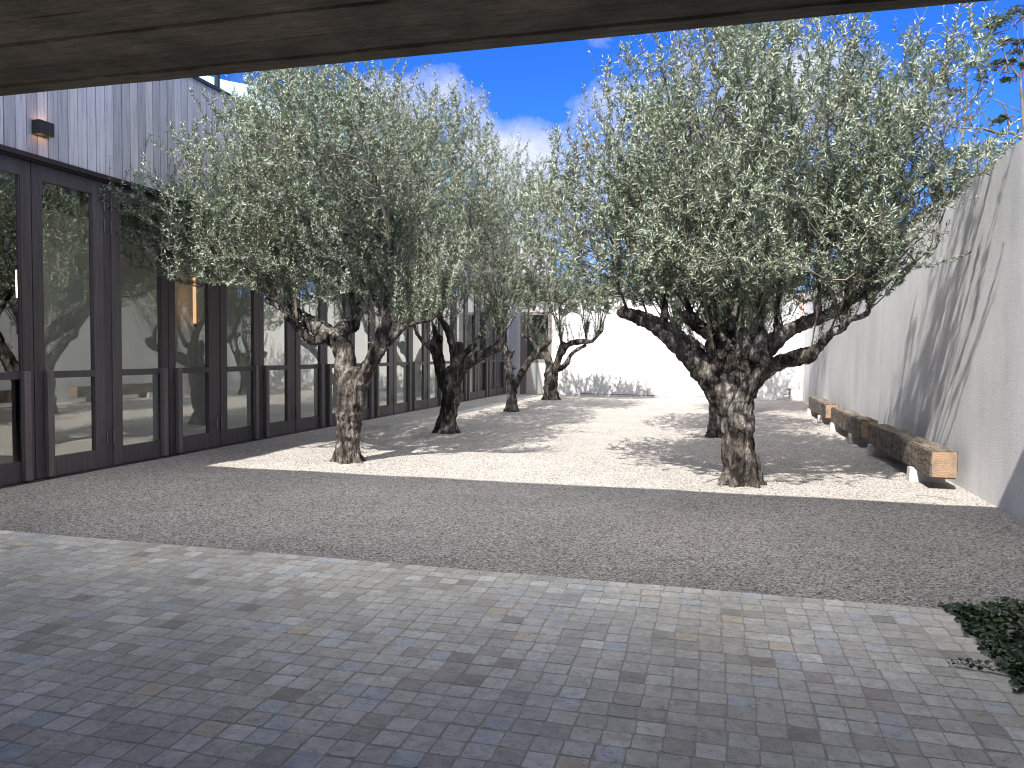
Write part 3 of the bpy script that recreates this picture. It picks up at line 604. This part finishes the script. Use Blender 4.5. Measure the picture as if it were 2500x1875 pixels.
def tree(name, label, Y0, box, chains, lobes, N, leafn, leaflen, seed, voxel=0.016, group='olive trees in the gravel', shoot=(0.13, 0.62), root_z=1.25):
    """chains in crop pixels (x, y, dy, r); lobes in photo pixels (u, v, dy, ru, rv, rdepth metres, weight)"""
    ox, oy, s = box; rs = np.random.default_rng(seed); W = []
    for ch in chains:
        pts = []
        for (x, y, dy, r) in ch:
            p = at(ox+x*s, oy+y*s, Y0+dy); pts.append((*p, r*s*depth(p)/FPX))
        W.append(catmull(pts))
    base = W[0][0]; o = empty(name, (base[0], base[1], 0), label, 'tree', group)
    rad0 = W[0][0][3]
    for k in range(7):                                  # root flare
        a = k*2*math.pi/7+rs.uniform(-.3, .3); q = np.array([math.cos(a), math.sin(a), 0]); b0 = np.array([base[0], base[1], 0])
        W.append(catmull([(*(b0+q*rad0*0.55+[0, 0, 0.32]), rad0*0.36), (*(b0+q*rad0*1.02+[0, 0, 0.07]), rad0*0.30), (*(b0+q*rad0*1.45+[0, 0, -0.05]), rad0*0.2)]))
    W.append(catmull([(base[0], base[1], -0.12, rad0*0.95), (*base[:3], rad0)]))
    link('trunk', trunk_mesh(W, voxel, rs), M['bark'], o, smooth=True)
    roots = np.concatenate([w[:, :3] for w in W[:len(chains)]]); rr_ = np.concatenate([w[:, 3] for w in W[:len(chains)]])
    keep = roots[:, 2] > root_z; roots = roots[keep]+np.array([0, 0, 0.35])*rr_[keep][:, None]; roots = roots[::2]; rrk = rr_[keep][::2]
    LB = []
    for (u, v, dy, ru, rv, rd, w) in lobes:
        p = at(u, v, Y0+dy); sc = depth(p)/FPX; LB.append((p[0], p[1], p[2], ru*sc, rd*1.28, rv*sc, w))
    pos, par, tips, nr = grow(roots, rrk, LB, N, rs, nsh=int(N*0.06))
    tw, lv = crown(pos, par, tips, nr, rs, leafn, leaflen, shoot)
    link('branches', tw, M['twig'], o); link('foliage', lv, M['leaf'], o)
    thin = [w for w in W[:len(chains)] if w[:, 3].min() < voxel*1.3]
    if thin:                                            # limbs too thin for the fused trunk
        mb = MB()
        for w in thin:
            q = w[w[:, 3] < voxel*1.6]
            if len(q) > 1: tube(mb, q[:, :3], list(q[:, 3]), 7)
        if mb.v: mb.build('limb', M['bark'], o, True)
    return o
R3 = (600, 640, 0.3255); R5 = (1400, 640, 0.3617); R4 = (1100, 760, 0.1447)
T1 = tree('olive_tree', 'nearest olive tree on the left, its trunk forking in two before the glass doors', 9.50, R3,
  [[(765, 1500, 0, 88), (768, 1300, 0, 96), (785, 1100, 0, 104), (800, 980, 0, 108), (790, 880, 0, 100)],
   [(790, 950, 0, 95), (752, 840, 0, 82), (742, 700, .02, 80), (700, 600, .04, 76), (600, 530, .05, 68), (470, 450, .08, 56), (350, 375, .1, 46), (240, 310, .12, 34), (165, 285, .15, 24)],
   [(590, 560, -.1, 40), (500, 590, -.15, 34), (400, 500, -.2, 24), (300, 400, -.2, 16)],
   [(700, 560, .1, 60), (740, 490, .15, 60), (800, 480, .2, 48), (830, 410, .25, 40), (850, 330, .3, 24), (900, 280, .4, 16)], [(830, 410, .25, 38), (800, 300, .2, 20), (785, 200, .1, 16), (790, 80, .1, 14)],
   [(810, 960, 0, 90), (880, 870, -.03, 64), (935, 760, -.05, 56), (985, 650, -.08, 47), (1020, 540, -.1, 44), (1055, 440, -.12, 46), (1050, 380, -.12, 44)],
   [(1060, 420, -.12, 40), (1108, 412, -.14, 32)], [(1000, 380, -.1, 26), (960, 230, 0, 20), (930, 90, .1, 15), (900, -60, .2, 12)], [(1050, 380, -.15, 26), (1065, 200, -.2, 20), (1080, 20, -.2, 17), (1100, -150, -.3, 13)],
   [(1000, 690, -.05, 30), (1080, 600, -.1, 24), (1165, 505, -.1, 23), (1260, 460, -.15, 15), (1400, 425, -.2, 10), (1500, 330, -.3, 8)], [(1165, 505, -.1, 20), (1180, 350, 0, 15), (1200, 180, .1, 12)]],
  [(700, 460, .2, 220, 170, 1.5, 1), (740, 500, 1.7, 190, 130, 1.3, 1), (640, 590, .1, 210, 100, 1.3, 1), (420, 520, -.3, 150, 80, 1.0, 1.05), (330, 425, -.4, 85, 60, .7, .9), (370, 560, -.4, 70, 60, .7, .9), (300, 405, -.3, 75, 45, .6, 1.3), (400, 610, -.3, 90, 55, .8, 1), (520, 640, -.4, 120, 70, .9, 1), (680, 670, -.1, 160, 60, 1.2, 1), (880, 690, 0, 110, 60, 1.1, .9), (290, 440, -.4, 50, 50, .6, .7), (860, 430, .2, 200, 210, 1.8, 1), (900, 600, 0, 120, 110, 1.2, .9),
   (735, 260, .3, 100, 75, .9, .8), (800, 280, .3, 130, 95, 1.1, .9), (960, 310, .4, 110, 110, .9, .7), (1040, 260, .5, 90, 70, .7, .5), (650, 330, 0, 80, 60, .9, .9), (720, 215, .2, 120, 50, .8, .6), (1010, 480, .3, 110, 120, 1.0, .8)],
  4100, 225000, 0.059, 11, 0.013)
T2 = tree('olive_tree', 'second olive tree of the left row with a near black trunk holding up three limbs', 13.55, R3,
  [[(1513, 1260, 0, 74), (1522, 1150, 0, 68), (1540, 1020, 0, 70), (1548, 900, 0, 74), (1550, 840, 0, 64)],
   [(1500, 960, 0, 44), (1462, 830, .05, 40), (1440, 700, .1, 44), (1420, 620, .1, 48), (1440, 580, .1, 40)], [(1400, 650, .1, 20), (1320, 590, .1, 13), (1265, 490, .1, 11), (1215, 380, .1, 9)], [(1440, 600, .1, 24), (1400, 450, .1, 12), (1360, 300, .1, 9)],
   [(1560, 840, -.05, 42), (1568, 740, -.1, 34), (1550, 630, -.1, 30), (1520, 520, -.1, 26), (1465, 430, -.1, 20), (1420, 330, -.1, 13)],
   [(1580, 820, .1, 40), (1605, 720, .15, 32), (1598, 630, .15, 38)], [(1605, 740, .1, 28), (1650, 680, .15, 26), (1690, 640, .15, 28)],
   [(1575, 850, 0, 60), (1640, 780, 0, 46), (1720, 720, -.1, 40), (1810, 675, -.15, 36), (1890, 640, -.2, 34), (1920, 600, -.2, 30)], [(1890, 640, -.2, 22), (1900, 500, -.1, 13), (1880, 380, 0, 10), (1900, 240, 0, 8)], [(1700, 640, .1, 20), (1760, 540, .1, 12), (1800, 440, .1, 9)]],
  [(1080, 470, 0, 180, 180, 1.9, 1), (1080, 520, 1.7, 150, 120, 1.2, .9), (1060, 650, 0, 175, 100, 1.7, 1), (1130, 330, .2, 85, 100, 1.0, .7), (1000, 330, .2, 110, 100, 1.0, .8), (1190, 560, 0, 70, 110, 1.1, .8), (980, 560, .3, 110, 120, 1.2, .9)],
  2200, 120000, 0.062, 12, 0.017)
T3 = tree('olive_tree', 'third olive tree of the left row with two limbs spread in a wide fork', 18.95, R4,
  [[(1030, 1590, 0, 92), (1035, 1450, 0, 84), (1040, 1300, 0, 80), (1030, 1200, 0, 78)],
   [(1030, 1230, 0, 76), (990, 1050, .05, 70), (965, 850, .1, 66), (935, 680, .1, 62), (900, 560, .1, 50), (860, 500, .1, 40)], [(1040, 950, .1, 34), (1075, 960, .1, 30)], [(990, 800, .1, 34), (1030, 700, .15, 40), (1060, 660, .15, 24)],
   [(1080, 1250, 0, 72), (1170, 1100, -.05, 60), (1270, 930, -.1, 54), (1380, 780, -.1, 50), (1500, 640, -.15, 58), (1600, 570, -.2, 50), (1690, 500, -.2, 30)], [(1470, 640, -.1, 44), (1400, 520, -.1, 38), (1300, 430, -.1, 34), (1210, 400, -.1, 40)], [(900, 520, 0, 22), (890, 350, 0, 14), (900, 150, 0, 12)], [(820, 520, .1, 22), (780, 300, .1, 15), (760, 100, .1, 12)]],
  [(1250, 600, 0, 120, 110, 1.5, 1), (1230, 700, 0, 110, 60, 1.3, 1), (1240, 440, 0, 60, 100, 1.0, .6), (1180, 560, .2, 80, 120, 1.2, .9), (1340, 640, 0, 100, 100, 1.4, 1), (1370, 540, -.1, 90, 90, 1.2, .9), (1305, 480, 0, 75, 90, 1.1, .8), (1400, 680, 0, 70, 60, 1.1, .8)],
  1900, 88000, 0.070, 13, 0.022)
T4 = tree('olive_tree', 'farthest olive tree of the left row with a flared foot against the white wall', 24.2, (1150, 780, 0.13562),
  [[(1440, 1400, 0, 125), (1440, 1250, 0, 120), (1440, 1080, 0, 122), (1450, 900, 0, 112)],
   [(1420, 900, 0, 80), (1390, 720, .1, 70), (1340, 600, .1, 64), (1300, 500, .1, 44)], [(1520, 880, 0, 66), (1570, 720, 0, 62), (1620, 560, -.05, 62), (1655, 450, -.1, 56)],
   [(1650, 600, -.1, 46), (1720, 480, -.1, 46), (1830, 420, -.15, 52), (1960, 400, -.2, 52), (2080, 395, -.2, 46), (2180, 390, -.3, 32), (2280, 300, -.3, 18), (2380, 200, -.3, 14)],
   [(1560, 900, 0, 50), (1670, 840, -.1, 50), (1740, 760, -.1, 46), (1780, 660, -.1, 32), (1900, 550, -.1, 32), (2060, 470, -.1, 28)], [(1640, 560, 0, 20), (1600, 300, 0, 14), (1580, 100, 0, 12)], [(2080, 400, -.1, 20), (2060, 200, 0, 12)]],
  [(1370, 730, -.7, 115, 42, .8, 1), (1460, 735, -.7, 70, 35, .8, 1), (1400, 700, -.8, 100, 35, .7, .9), (1300, 720, -.6, 60, 45, .8, .8), (1490, 715, -.8, 50, 40, .7, .8)],
  1200, 66000, 0.072, 14, 0.026, shoot=(0.1, 0.35))
T5 = tree('olive_tree', 'largest olive tree standing right of centre with a stout trunk and six spreading limbs', 9.30, R5,
  [[(1130, 1500, 0, 112), (1120, 1350, 0, 108), (1110, 1180, 0, 110), (1100, 1020, 0, 112), (1085, 900, 0, 128), (1075, 790, 0, 118), (1065, 680, 0, 96)],
   [(1030, 1000, 0, 70), (960, 860, -.02, 80), (875, 725, -.04, 84), (790, 620, -.06, 84), (700, 535, -.08, 72), (600, 455, -.1, 64), (500, 395, -.12, 50), (410, 362, -.15, 44), (335, 340, -.15, 40)],
   [(1060, 720, .1, 86), (1055, 600, .1, 80), (1050, 490, .1, 64), (1030, 420, .1, 44)], [(970, 720, -.1, 50), (940, 620, -.12, 36), (922, 560, -.12, 34)], [(1130, 700, -.1, 60), (1150, 560, -.12, 46), (1140, 470, -.1, 40)],
   [(1010, 600, .2, 56), (930, 500, .3, 46), (850, 435, .4, 46), (770, 365, .5, 46)],
   [(1150, 740, .05, 90), (1230, 640, .1, 74), (1330, 560, .15, 62), (1420, 480, .2, 50), (1540, 420, .2, 43), (1680, 372, .25, 38), (1790, 315, .3, 33), (1890, 250, .3, 30), (1965, 215, .3, 30)],
   [(1220, 620, -.05, 64), (1270, 640, -.1, 60), (1300, 660, -.12, 44)], [(1260, 570, -.05, 48), (1280, 500, -.05, 40)],
   [(1130, 880, -.05, 96), (1230, 770, -.08, 72), (1330, 705, -.12, 54), (1430, 665, -.15, 50), (1520, 645, -.18, 54), (1600, 622, -.2, 52)],
   [(1600, 615, -.2, 44), (1665, 560, -.22, 32), (1730, 485, -.25, 28), (1800, 450, -.28, 27), (1855, 395, -.3, 24), (1930, 372, -.32, 19), (1985, 335, -.35, 16), (1988, 260, -.35, 13), (1965, 190, -.35, 10)],
   [(1850, 395, -.3, 20), (1842, 300, -.3, 18), (1850, 190, -.3, 14), (1870, 60, -.3, 11)], [(1380, 500, .2, 26), (1370, 330, .2, 20), (1400, 150, .2, 16), (1410, -50, .2, 13)],
   [(1040, 450, .1, 30), (1030, 280, .1, 22), (1050, 100, .1, 18), (1040, -150, .1, 15)], [(1060, 440, .0, 30), (1100, 330, 0, 20), (1080, 150, 0, 15)], [(1010, 520, -.05, 26), (930, 380, -.1, 20), (860, 250, -.1, 15), (800, 130, -.1, 12)], [(1290, 520, 0, 24), (1260, 380, 0, 18), (1270, 200, 0, 14)], [(600, 420, -.1, 30), (620, 300, -.1, 18), (600, 150, -.1, 13)], [(820, 420, .4, 26), (760, 250, .4, 16)], [(1650, 350, .2, 24), (1640, 200, .2, 15), (1660, 50, .2, 12)]],
  [(1840, 240, 0, 240, 150, 1.8, 1), (1830, 520, 1.9, 260, 130, 1.4, 1), (1800, 430, .1, 310, 160, 2.1, 1), (1820, 610, .1, 340, 120, 2.0, 1), (1560, 390, 0, 160, 150, 1.3, .95), (1600, 250, .1, 110, 110, 1.0, .7), (1480, 480, 0, 150, 120, 1.2, .85), (1420, 420, 0, 90, 80, .9, .6), (1400, 530, .2, 100, 110, 1.0, .8),
   (1560, 620, 0, 180, 110, 1.4, 1), (1450, 630, 0, 110, 90, 1.1, .8), (2080, 400, 0, 190, 170, 1.5, 1), (2110, 580, -.2, 160, 110, 1.2, 1), (2250, 420, -.4, 140, 130, 1.1, .95), (2180, 230, -.1, 140, 130, 1.1, .6), (2290, 250, -.4, 110, 100, .9, .55),
   (1800, 700, 0, 330, 45, 1.5, 1), (2120, 490, .6, 170, 110, 1.2, 1), (2080, 680, 0, 120, 40, 1.0, .8), (1580, 705, 0, 120, 40, 1.1, .9), (2340, 400, -.6, 90, 80, .8, .7), (2360, 130, -.4, 75, 75, .7, .32), (1850, 90, 0, 150, 60, 1.0, .7), (1980, 140, 0, 110, 60, 1.0, .5), (2240, 600, -.4, 60, 60, .7, .6)],
  5000, 290000, 0.059, 15, 0.013)
T6 = tree('olive_tree', 'olive tree right behind the largest one, its trunk mostly hidden', 14.5, (1500, 640, 0.27),
  [[(930, 1570, 0, 84), (935, 1400, 0, 80), (940, 1200, 0, 84), (950, 1050, 0, 78)], [(940, 1080, 0, 70), (880, 950, 0, 56), (800, 820, .1, 50), (700, 720, .1, 44), (600, 680, .1, 34), (560, 600, .1, 20)],
   [(960, 1060, 0, 66), (1010, 900, 0, 54), (1100, 780, -.1, 48), (1230, 700, -.1, 42), (1320, 640, -.1, 26)], [(950, 1000, .1, 50), (940, 850, .3, 44), (960, 700, .4, 38), (950, 550, .4, 18)]],
  [(1700, 560, 0, 240, 140, 2.1, 1), (1730, 690, -1.0, 230, 60, 1.6, 1), (1760, 680, 1.0, 200, 60, 1.6, 1), (1720, 420, 0, 190, 110, 1.5, .9), (1560, 640, 0, 120, 90, 1.3, .9), (1860, 620, 0, 140, 90, 1.3, .9)],
  2100, 92000, 0.070, 16, 0.022)
def dup(root, loc, rz, label, sc=1.0):
    r = root.copy(); C.objects.link(r); r.location = loc; r.rotation_euler = (0, 0, rz); r.scale = (sc, sc, sc); r['label'] = label
    for ch in root.children:
        c_ = ch.copy(); C.objects.link(c_); c_.parent = r
    return r
dup(T3, (0.42, 19.2, 0), math.radians(70), 'olive tree half way down the right row, behind the two nearer crowns', 1.05)
dup(T2, (0.50, 22.9, 0), math.radians(200), 'farthest olive tree of the right row near the white wall', 0.84)

# ------------------------------------------------------------------ tall flat-topped trees beyond the wall
def gum(name, label, Y, limbs, clumps, seed, leafk=1.0):
    rs = np.random.default_rng(seed); W = []
    for ch in limbs: W.append(catmull([(*at(u, v, Y+dy), 0.5*r*depth(at(u, v, Y+dy))/FPX) for (u, v, dy, r) in ch], 1.2))
    o = empty(name, (W[0][0][0], W[0][0][1], 0), label, 'tree', 'tall trees beyond the right wall'); mb = MB()
    for w in W: tube(mb, w[:, :3], list(w[:, 3]), 7)
    mb.build('trunk', M['palebark'], o, True)
    P = []; nodes = np.concatenate([w[:, :3] for w in W]); tw = MB()
    for (u, v, ru, rv, dy) in clumps:
        c_ = at(u, v, Y+dy); sc = depth(c_)/FPX; ax, az = ru*sc, rv*sc; n = int(1400*leafk*max(0.1, ax*ax*1.3))
        q = rs.normal(size=(n, 3)); q /= np.linalg.norm(q, axis=1, keepdims=True); q *= rs.uniform(0.55, 1, (n, 1))
        q[:, 2] = np.abs(q[:, 2])*0.9-0.15; lump = 1+0.35*np.sin(q[:, 0]*7+u)*np.cos(q[:, 1]*6)
        P.append(c_+q*np.array([ax, ax*0.9, az*1.1])*lump[:, None])
        j = np.argmin(np.linalg.norm(nodes-c_, axis=1)+np.clip(nodes[:, 2]-c_[2], 0, None)*3); s = nodes[j]
        for t_ in range(4):
            e = c_+rs.normal(size=3)*[ax*.5, ax*.5, 0]; m_ = (s+e)/2+rs.normal(size=3)*0.15+[0, 0, -0.1]
            tube(tw, [s, m_, e], [0.018, 0.012, 0.006], 4)
    if tw.v: tw.build('branches', M['palebark'], o)
    P = np.concatenate(P); n = len(P); ax = rs.normal(size=(n, 3)); ax[:, 2] *= 0.4; ax /= np.linalg.norm(ax, axis=1, keepdims=True)
    wv = np.cross(ax, rs.normal(size=(n, 3))*0.5+[0, 0, 1]); wv /= np.linalg.norm(wv, axis=1, keepdims=True); L = rs.uniform(0.06, 0.13, (n, 1))
    V = np.stack([P, P+ax*L*.5+wv*L*.25, P+ax*L, P+ax*L*.5-wv*L*.25], 1).reshape(-1, 3)
    link('foliage', np_mesh('foliage', V, np.arange(4*n), [4]*n, {'rnd': np.repeat(rs.uniform(size=n), 4)}), M['gumleaf'], o)
gum('tall_tree', 'tall pale barked tree with flat topped dark clumps beyond the wall at the right edge', 24,
    [[(2512, 900, 0, 16), (2508, 600, 0, 14), (2500, 330, 0, 10), (2492, 190, 0, 5), (2500, 120, 0, 4), (2497, 40, 0, 3)], [(2506, 345, 0, 10), (2470, 324, 0, 8), (2440, 326, 0, 7), (2400, 315, -.3, 6), (2340, 312, -.5, 4), (2290, 300, -.5, 3)],
     [(2492, 192, 0, 4.5), (2462, 155, 0, 4), (2445, 115, 0, 3), (2420, 85, 0, 2.5)], [(2464, 318, 0, 5), (2458, 280, 0, 4.5), (2448, 255, 0, 3.5), (2425, 240, 0, 2.5)], [(2420, 320, 0, 4), (2405, 285, 0, 2.5), (2385, 260, 0, 2)],
     [(2495, 275, 0, 3), (2470, 262, 0, 2.5), (2430, 245, 0, 2)], [(2500, 200, 0, 3), (2485, 90, 0, 2), (2478, 50, 0, 2)]],
    [(2485, 32, 36, 20, 0), (2432, 52, 34, 13, 0), (2424, 66, 20, 10, 0), (2456, 101, 13, 7, 0), (2490, 103, 20, 8, 0), (2484, 128, 20, 8, .3), (2472, 149, 7, 4, 0), (2496, 160, 8, 5, 0), (2434, 296, 13, 6, 0), (2449, 286, 6, 5, 0), (2415, 355, 12, 6, 0), (2458, 353, 14, 6, 0),
     (2440, 153, 16, 8, .5), (2415, 170, 26, 20, .5), (2458, 195, 14, 7, .5)], 21)
gum('tall_tree', 'dark crowned tree beyond the wall seen through the right edge of the largest olive crown', 30,
    [[(2330, 800, 0, 10), (2335, 500, 0, 8), (2350, 330, 0, 6), (2360, 220, 0, 4), (2350, 150, 0, 3)], [(2350, 330, 0, 5), (2310, 260, 0, 3), (2290, 210, 0, 2)], [(2355, 260, 0, 4), (2400, 215, 0, 3), (2420, 190, 0, 2)]],
    [(2300, 195, 22, 10, 0), (2340, 130, 22, 9, 0), (2395, 190, 16, 8, 0), (2330, 225, 26, 10, 0), (2290, 255, 20, 9, 0), (2400, 375, 40, 16, 0), (2330, 380, 50, 20, 0), (2440, 372, 22, 8, 0), (2365, 290, 14, 7, 0), (2260, 160, 20, 9, 0)], 22)

# ------------------------------------------------------------------ planting bed
tag(sheet('planting_soil', 1.362, XR, -6.8, 5.03, 0.0, M['soil'], (20, 80), 0.02), kind='structure')
rs = np.random.default_rng(5); n = 15000
px = rs.uniform(1.33, 2.69, n); py = rs.uniform(0.8, 5.12, n)
hh = 0.5*np.array([0.10+0.10*noise.noise(Vector((a*2.2, b*2.2, 0)))+0.05*noise.noise(Vector((a*7, b*7, 2))) for a, b in zip(px, py)])
edge = np.clip((px-1.30)/0.28, 0.12, 1)*np.clip((5.16-py)/0.2, 0.25, 1); pz = np.maximum(0.012, (hh+0.03)*edge*rs.uniform(0.45, 1.15, n))
px += rs.normal(0, 0.012, n); P = np.stack([px, py, pz], 1)
# runners that creep over the tiles
ru = []
for (x, y, dx, dy, m_) in ((1.36, 4.18, -1, -0.15, 22), (1.37, 4.05, -1, 0.25, 30), (1.36, 4.75, -1, 0.3, 7), (1.38, 3.6, -0.8, 0.3, 12)):
    for k in range(m_): ru.append((x+dx*k*0.009+rs.normal(0, .004), y+dy*k*0.009+rs.normal(0, .006), 0.014+rs.uniform(0, .014)))
P = np.vstack([P, ru]); n = len(P)
nv_ = rs.normal(size=(n, 3))*0.45+[0, 0, 1]; nv_ /= np.linalg.norm(nv_, axis=1, keepdims=True); a1 = np.cross(nv_, rs.normal(size=(n, 3))); a1 /= np.linalg.norm(a1, axis=1, keepdims=True); b1 = np.cross(nv_, a1)
L = rs.uniform(0.016, 0.034, (n, 1)); L[-len(ru):] *= 0.62; V = []
for (q, w) in ((-0.5, 0), (-0.65, 0.42), (-0.1, 0.62), (0.45, 0.34), (0.75, 0), (0.45, -0.34), (-0.1, -0.62), (-0.65, -0.42)): V.append(P+a1*L*q+b1*L*w+nv_*L*abs(w)*0.25)
V = np.stack(V, 1).reshape(-1, 3)
yel = np.array([noise.noise(Vector((a*3, b*3, 8))) for a, b in P[:, :2]]); rv = np.clip(rs.uniform(0, 0.84, n)+0.35*(yel > 0.28), 0, 1)
o = link('ground_cover', np_mesh('ground_cover', V, np.arange(8*n), [8]*n, {'rnd': np.repeat(rv, 8)}), M['ivy'])
tag(o, 'dark green creeping ground cover filling the bed beside the paving', 'plants', kind='stuff')
def tuft(x, y, label, n=90, L=0.3, seed=1):
    rs = np.random.default_rng(seed); V = []; F = []
    for k in range(n):
        a = rs.uniform(0, 6.28); l = L*rs.uniform(0.55, 1.1); lean = rs.uniform(0.3, 1.0); w = 0.0045; d = np.array([math.cos(a), math.sin(a)]); s = np.array([-d[1], d[0]]); b = len(V)
        for q in range(5):
            t = q/4; rr = l*lean*t; z = l*(t*(1.15-0.35*lean)-0.55*lean*t*t); ww = w*(1-t*0.9); c_ = np.array([x, y])+d*(rr+0.01)
            V += [(*(c_+s*ww), z+0.02), (*(c_-s*ww), z+0.02)]
        for q in range(4): F += [b+2*q, b+2*q+1, b+2*q+3, b+2*q+2]
    o = link('grass_tuft', np_mesh('grass_tuft', V, F, [4]*(len(F)//4), {'rnd': np.repeat(rs.uniform(0, .8, n), 10)}), M['ivy'])
    tag(o, label, 'plant', 'grass tufts in the planting bed')
tuft(1.72, 4.86, 'spiky dark grass tuft at the gravel end of the planting bed', 110, 0.17, 1)
tuft(2.05, 4.95, 'spiky grass tuft at the right edge of the photo where bed meets gravel', 110, 0.19, 2)

# ------------------------------------------------------------------ fallen leaves and twigs
n = 900; rs = np.random.default_rng(9); P = np.stack([rs.uniform(-7.2, 2.6, n), 5.1+rs.beta(1, 1.6, n)*14, rs.uniform(0.014, 0.026, n)], 1)
for q, (tx, ty) in enumerate(((-4.8, 9.5), (0.28, 9.3), (-4.78, 13.55), (-5.04, 18.95), (0.0, 14.5))):
    sl = slice(100+q*110, 210+q*110); aa = rs.uniform(0, 6.28, 110); dd_ = 0.2+rs.exponential(0.28, 110); P[sl, 0] = tx+np.cos(aa)*dd_; P[sl, 1] = ty+np.sin(aa)*dd_
k = 60; P[:k, 1] = rs.uniform(2.4, 5.0, k); P[:k, 0] = rs.uniform(-5, 1.3, k); P[:k, 2] = 0.011
a = rs.uniform(0, 6.28, n); d = np.stack([np.cos(a), np.sin(a), rs.normal(0, .15, n)], 1); w = np.stack([-np.sin(a), np.cos(a), rs.normal(0, .3, n)], 1); L = rs.uniform(0.03, 0.06, (n, 1)); L[:k] *= 0.45
V = np.stack([P, P+d*L*.5+w*L*.11, P+d*L, P+d*L*.5-w*L*.11], 1).reshape(-1, 3)
m, nt, bs = mat('dry_leaf'); setc(nt, bs, ramp(nt, attr(nt), [(0, (0.04, 0.028, 0.02)), (0.7, (0.13, 0.10, 0.07)), (1, (0.30, 0.26, 0.2))]), 0.8, 0.2)
tag(link('fallen_leaves', np_mesh('fallen_leaves', V, np.arange(4*n), [4]*n, {'rnd': np.repeat(rs.uniform(size=n), 4)}), m), 'small dry leaves scattered over the gravel and paving', 'leaves', kind='stuff')
b_ = MB(); tube(b_, [(2.05, 8.98, 0.02), (2.2, 8.95, 0.03), (2.32, 8.86, 0.025), (2.4, 8.72, 0.02)], [0.004, 0.004, 0.003, 0.002], 5); tube(b_, [(2.2, 8.95, 0.03), (2.27, 8.84, 0.03), (2.3, 8.78, 0.02)], 0.003, 5)
tag(b_.build('fallen_twig', M['twig']), 'thin bare twig lying on the sunlit gravel by the near bench', 'twig')

# loose stones: strays on the paving edge and coarser chips over the near gravel
rs = np.random.default_rng(31); n = 6500; oc = np.array([(1, 0, 0), (-1, 0, 0), (0, 1, 0), (0, -1, 0), (0, 0, 1), (0, 0, -1)], float)
of = np.array([(0, 2, 4), (2, 1, 4), (1, 3, 4), (3, 0, 4), (2, 0, 5), (1, 2, 5), (3, 1, 5), (0, 3, 5)])
P = np.stack([rs.uniform(-7.2, 2.65, n), 5.04+5.5*rs.beta(1, 1.7, n), np.full(n, 0.006)], 1); P[:420, 1] = 5.06-rs.exponential(0.05, 420); P[:420, 0] = rs.uniform(-6, 1.3, 420); P[:420, 2] = 0.009
sz = rs.uniform(0.003, 0.0075, (n, 1, 1))*rs.uniform(0.6, 1.2, (n, 6, 1)); sz[:420] *= 0.75
ang = rs.uniform(0, 6.28, n); ca, sa = np.cos(ang)[:, None], np.sin(ang)[:, None]; q = oc[None]*sz*np.array([1.3, 0.9, 0.7]); V = np.stack([q[:, :, 0]*ca-q[:, :, 1]*sa, q[:, :, 0]*sa+q[:, :, 1]*ca, q[:, :, 2]], 2)+P[:, None]
F = (np.arange(n)[:, None, None]*6+of[None]).ravel()
m, nt, bs = mat('stone_chip'); setc(nt, bs, ramp(nt, attr(nt), [(0, (0.12, 0.10, 0.09)), (0.2, (0.34, 0.31, 0.28)), (1, (0.66, 0.62, 0.58))]), 0.85, 0.25)
tag(link('loose_stones', np_mesh('loose_stones', V.reshape(-1, 3), F, [3]*(8*n), {'rnd': np.repeat(rs.uniform(size=n), 6)}), m), 'pale loose stone chips on the near gravel and the paving edge', 'stones', kind='stuff')
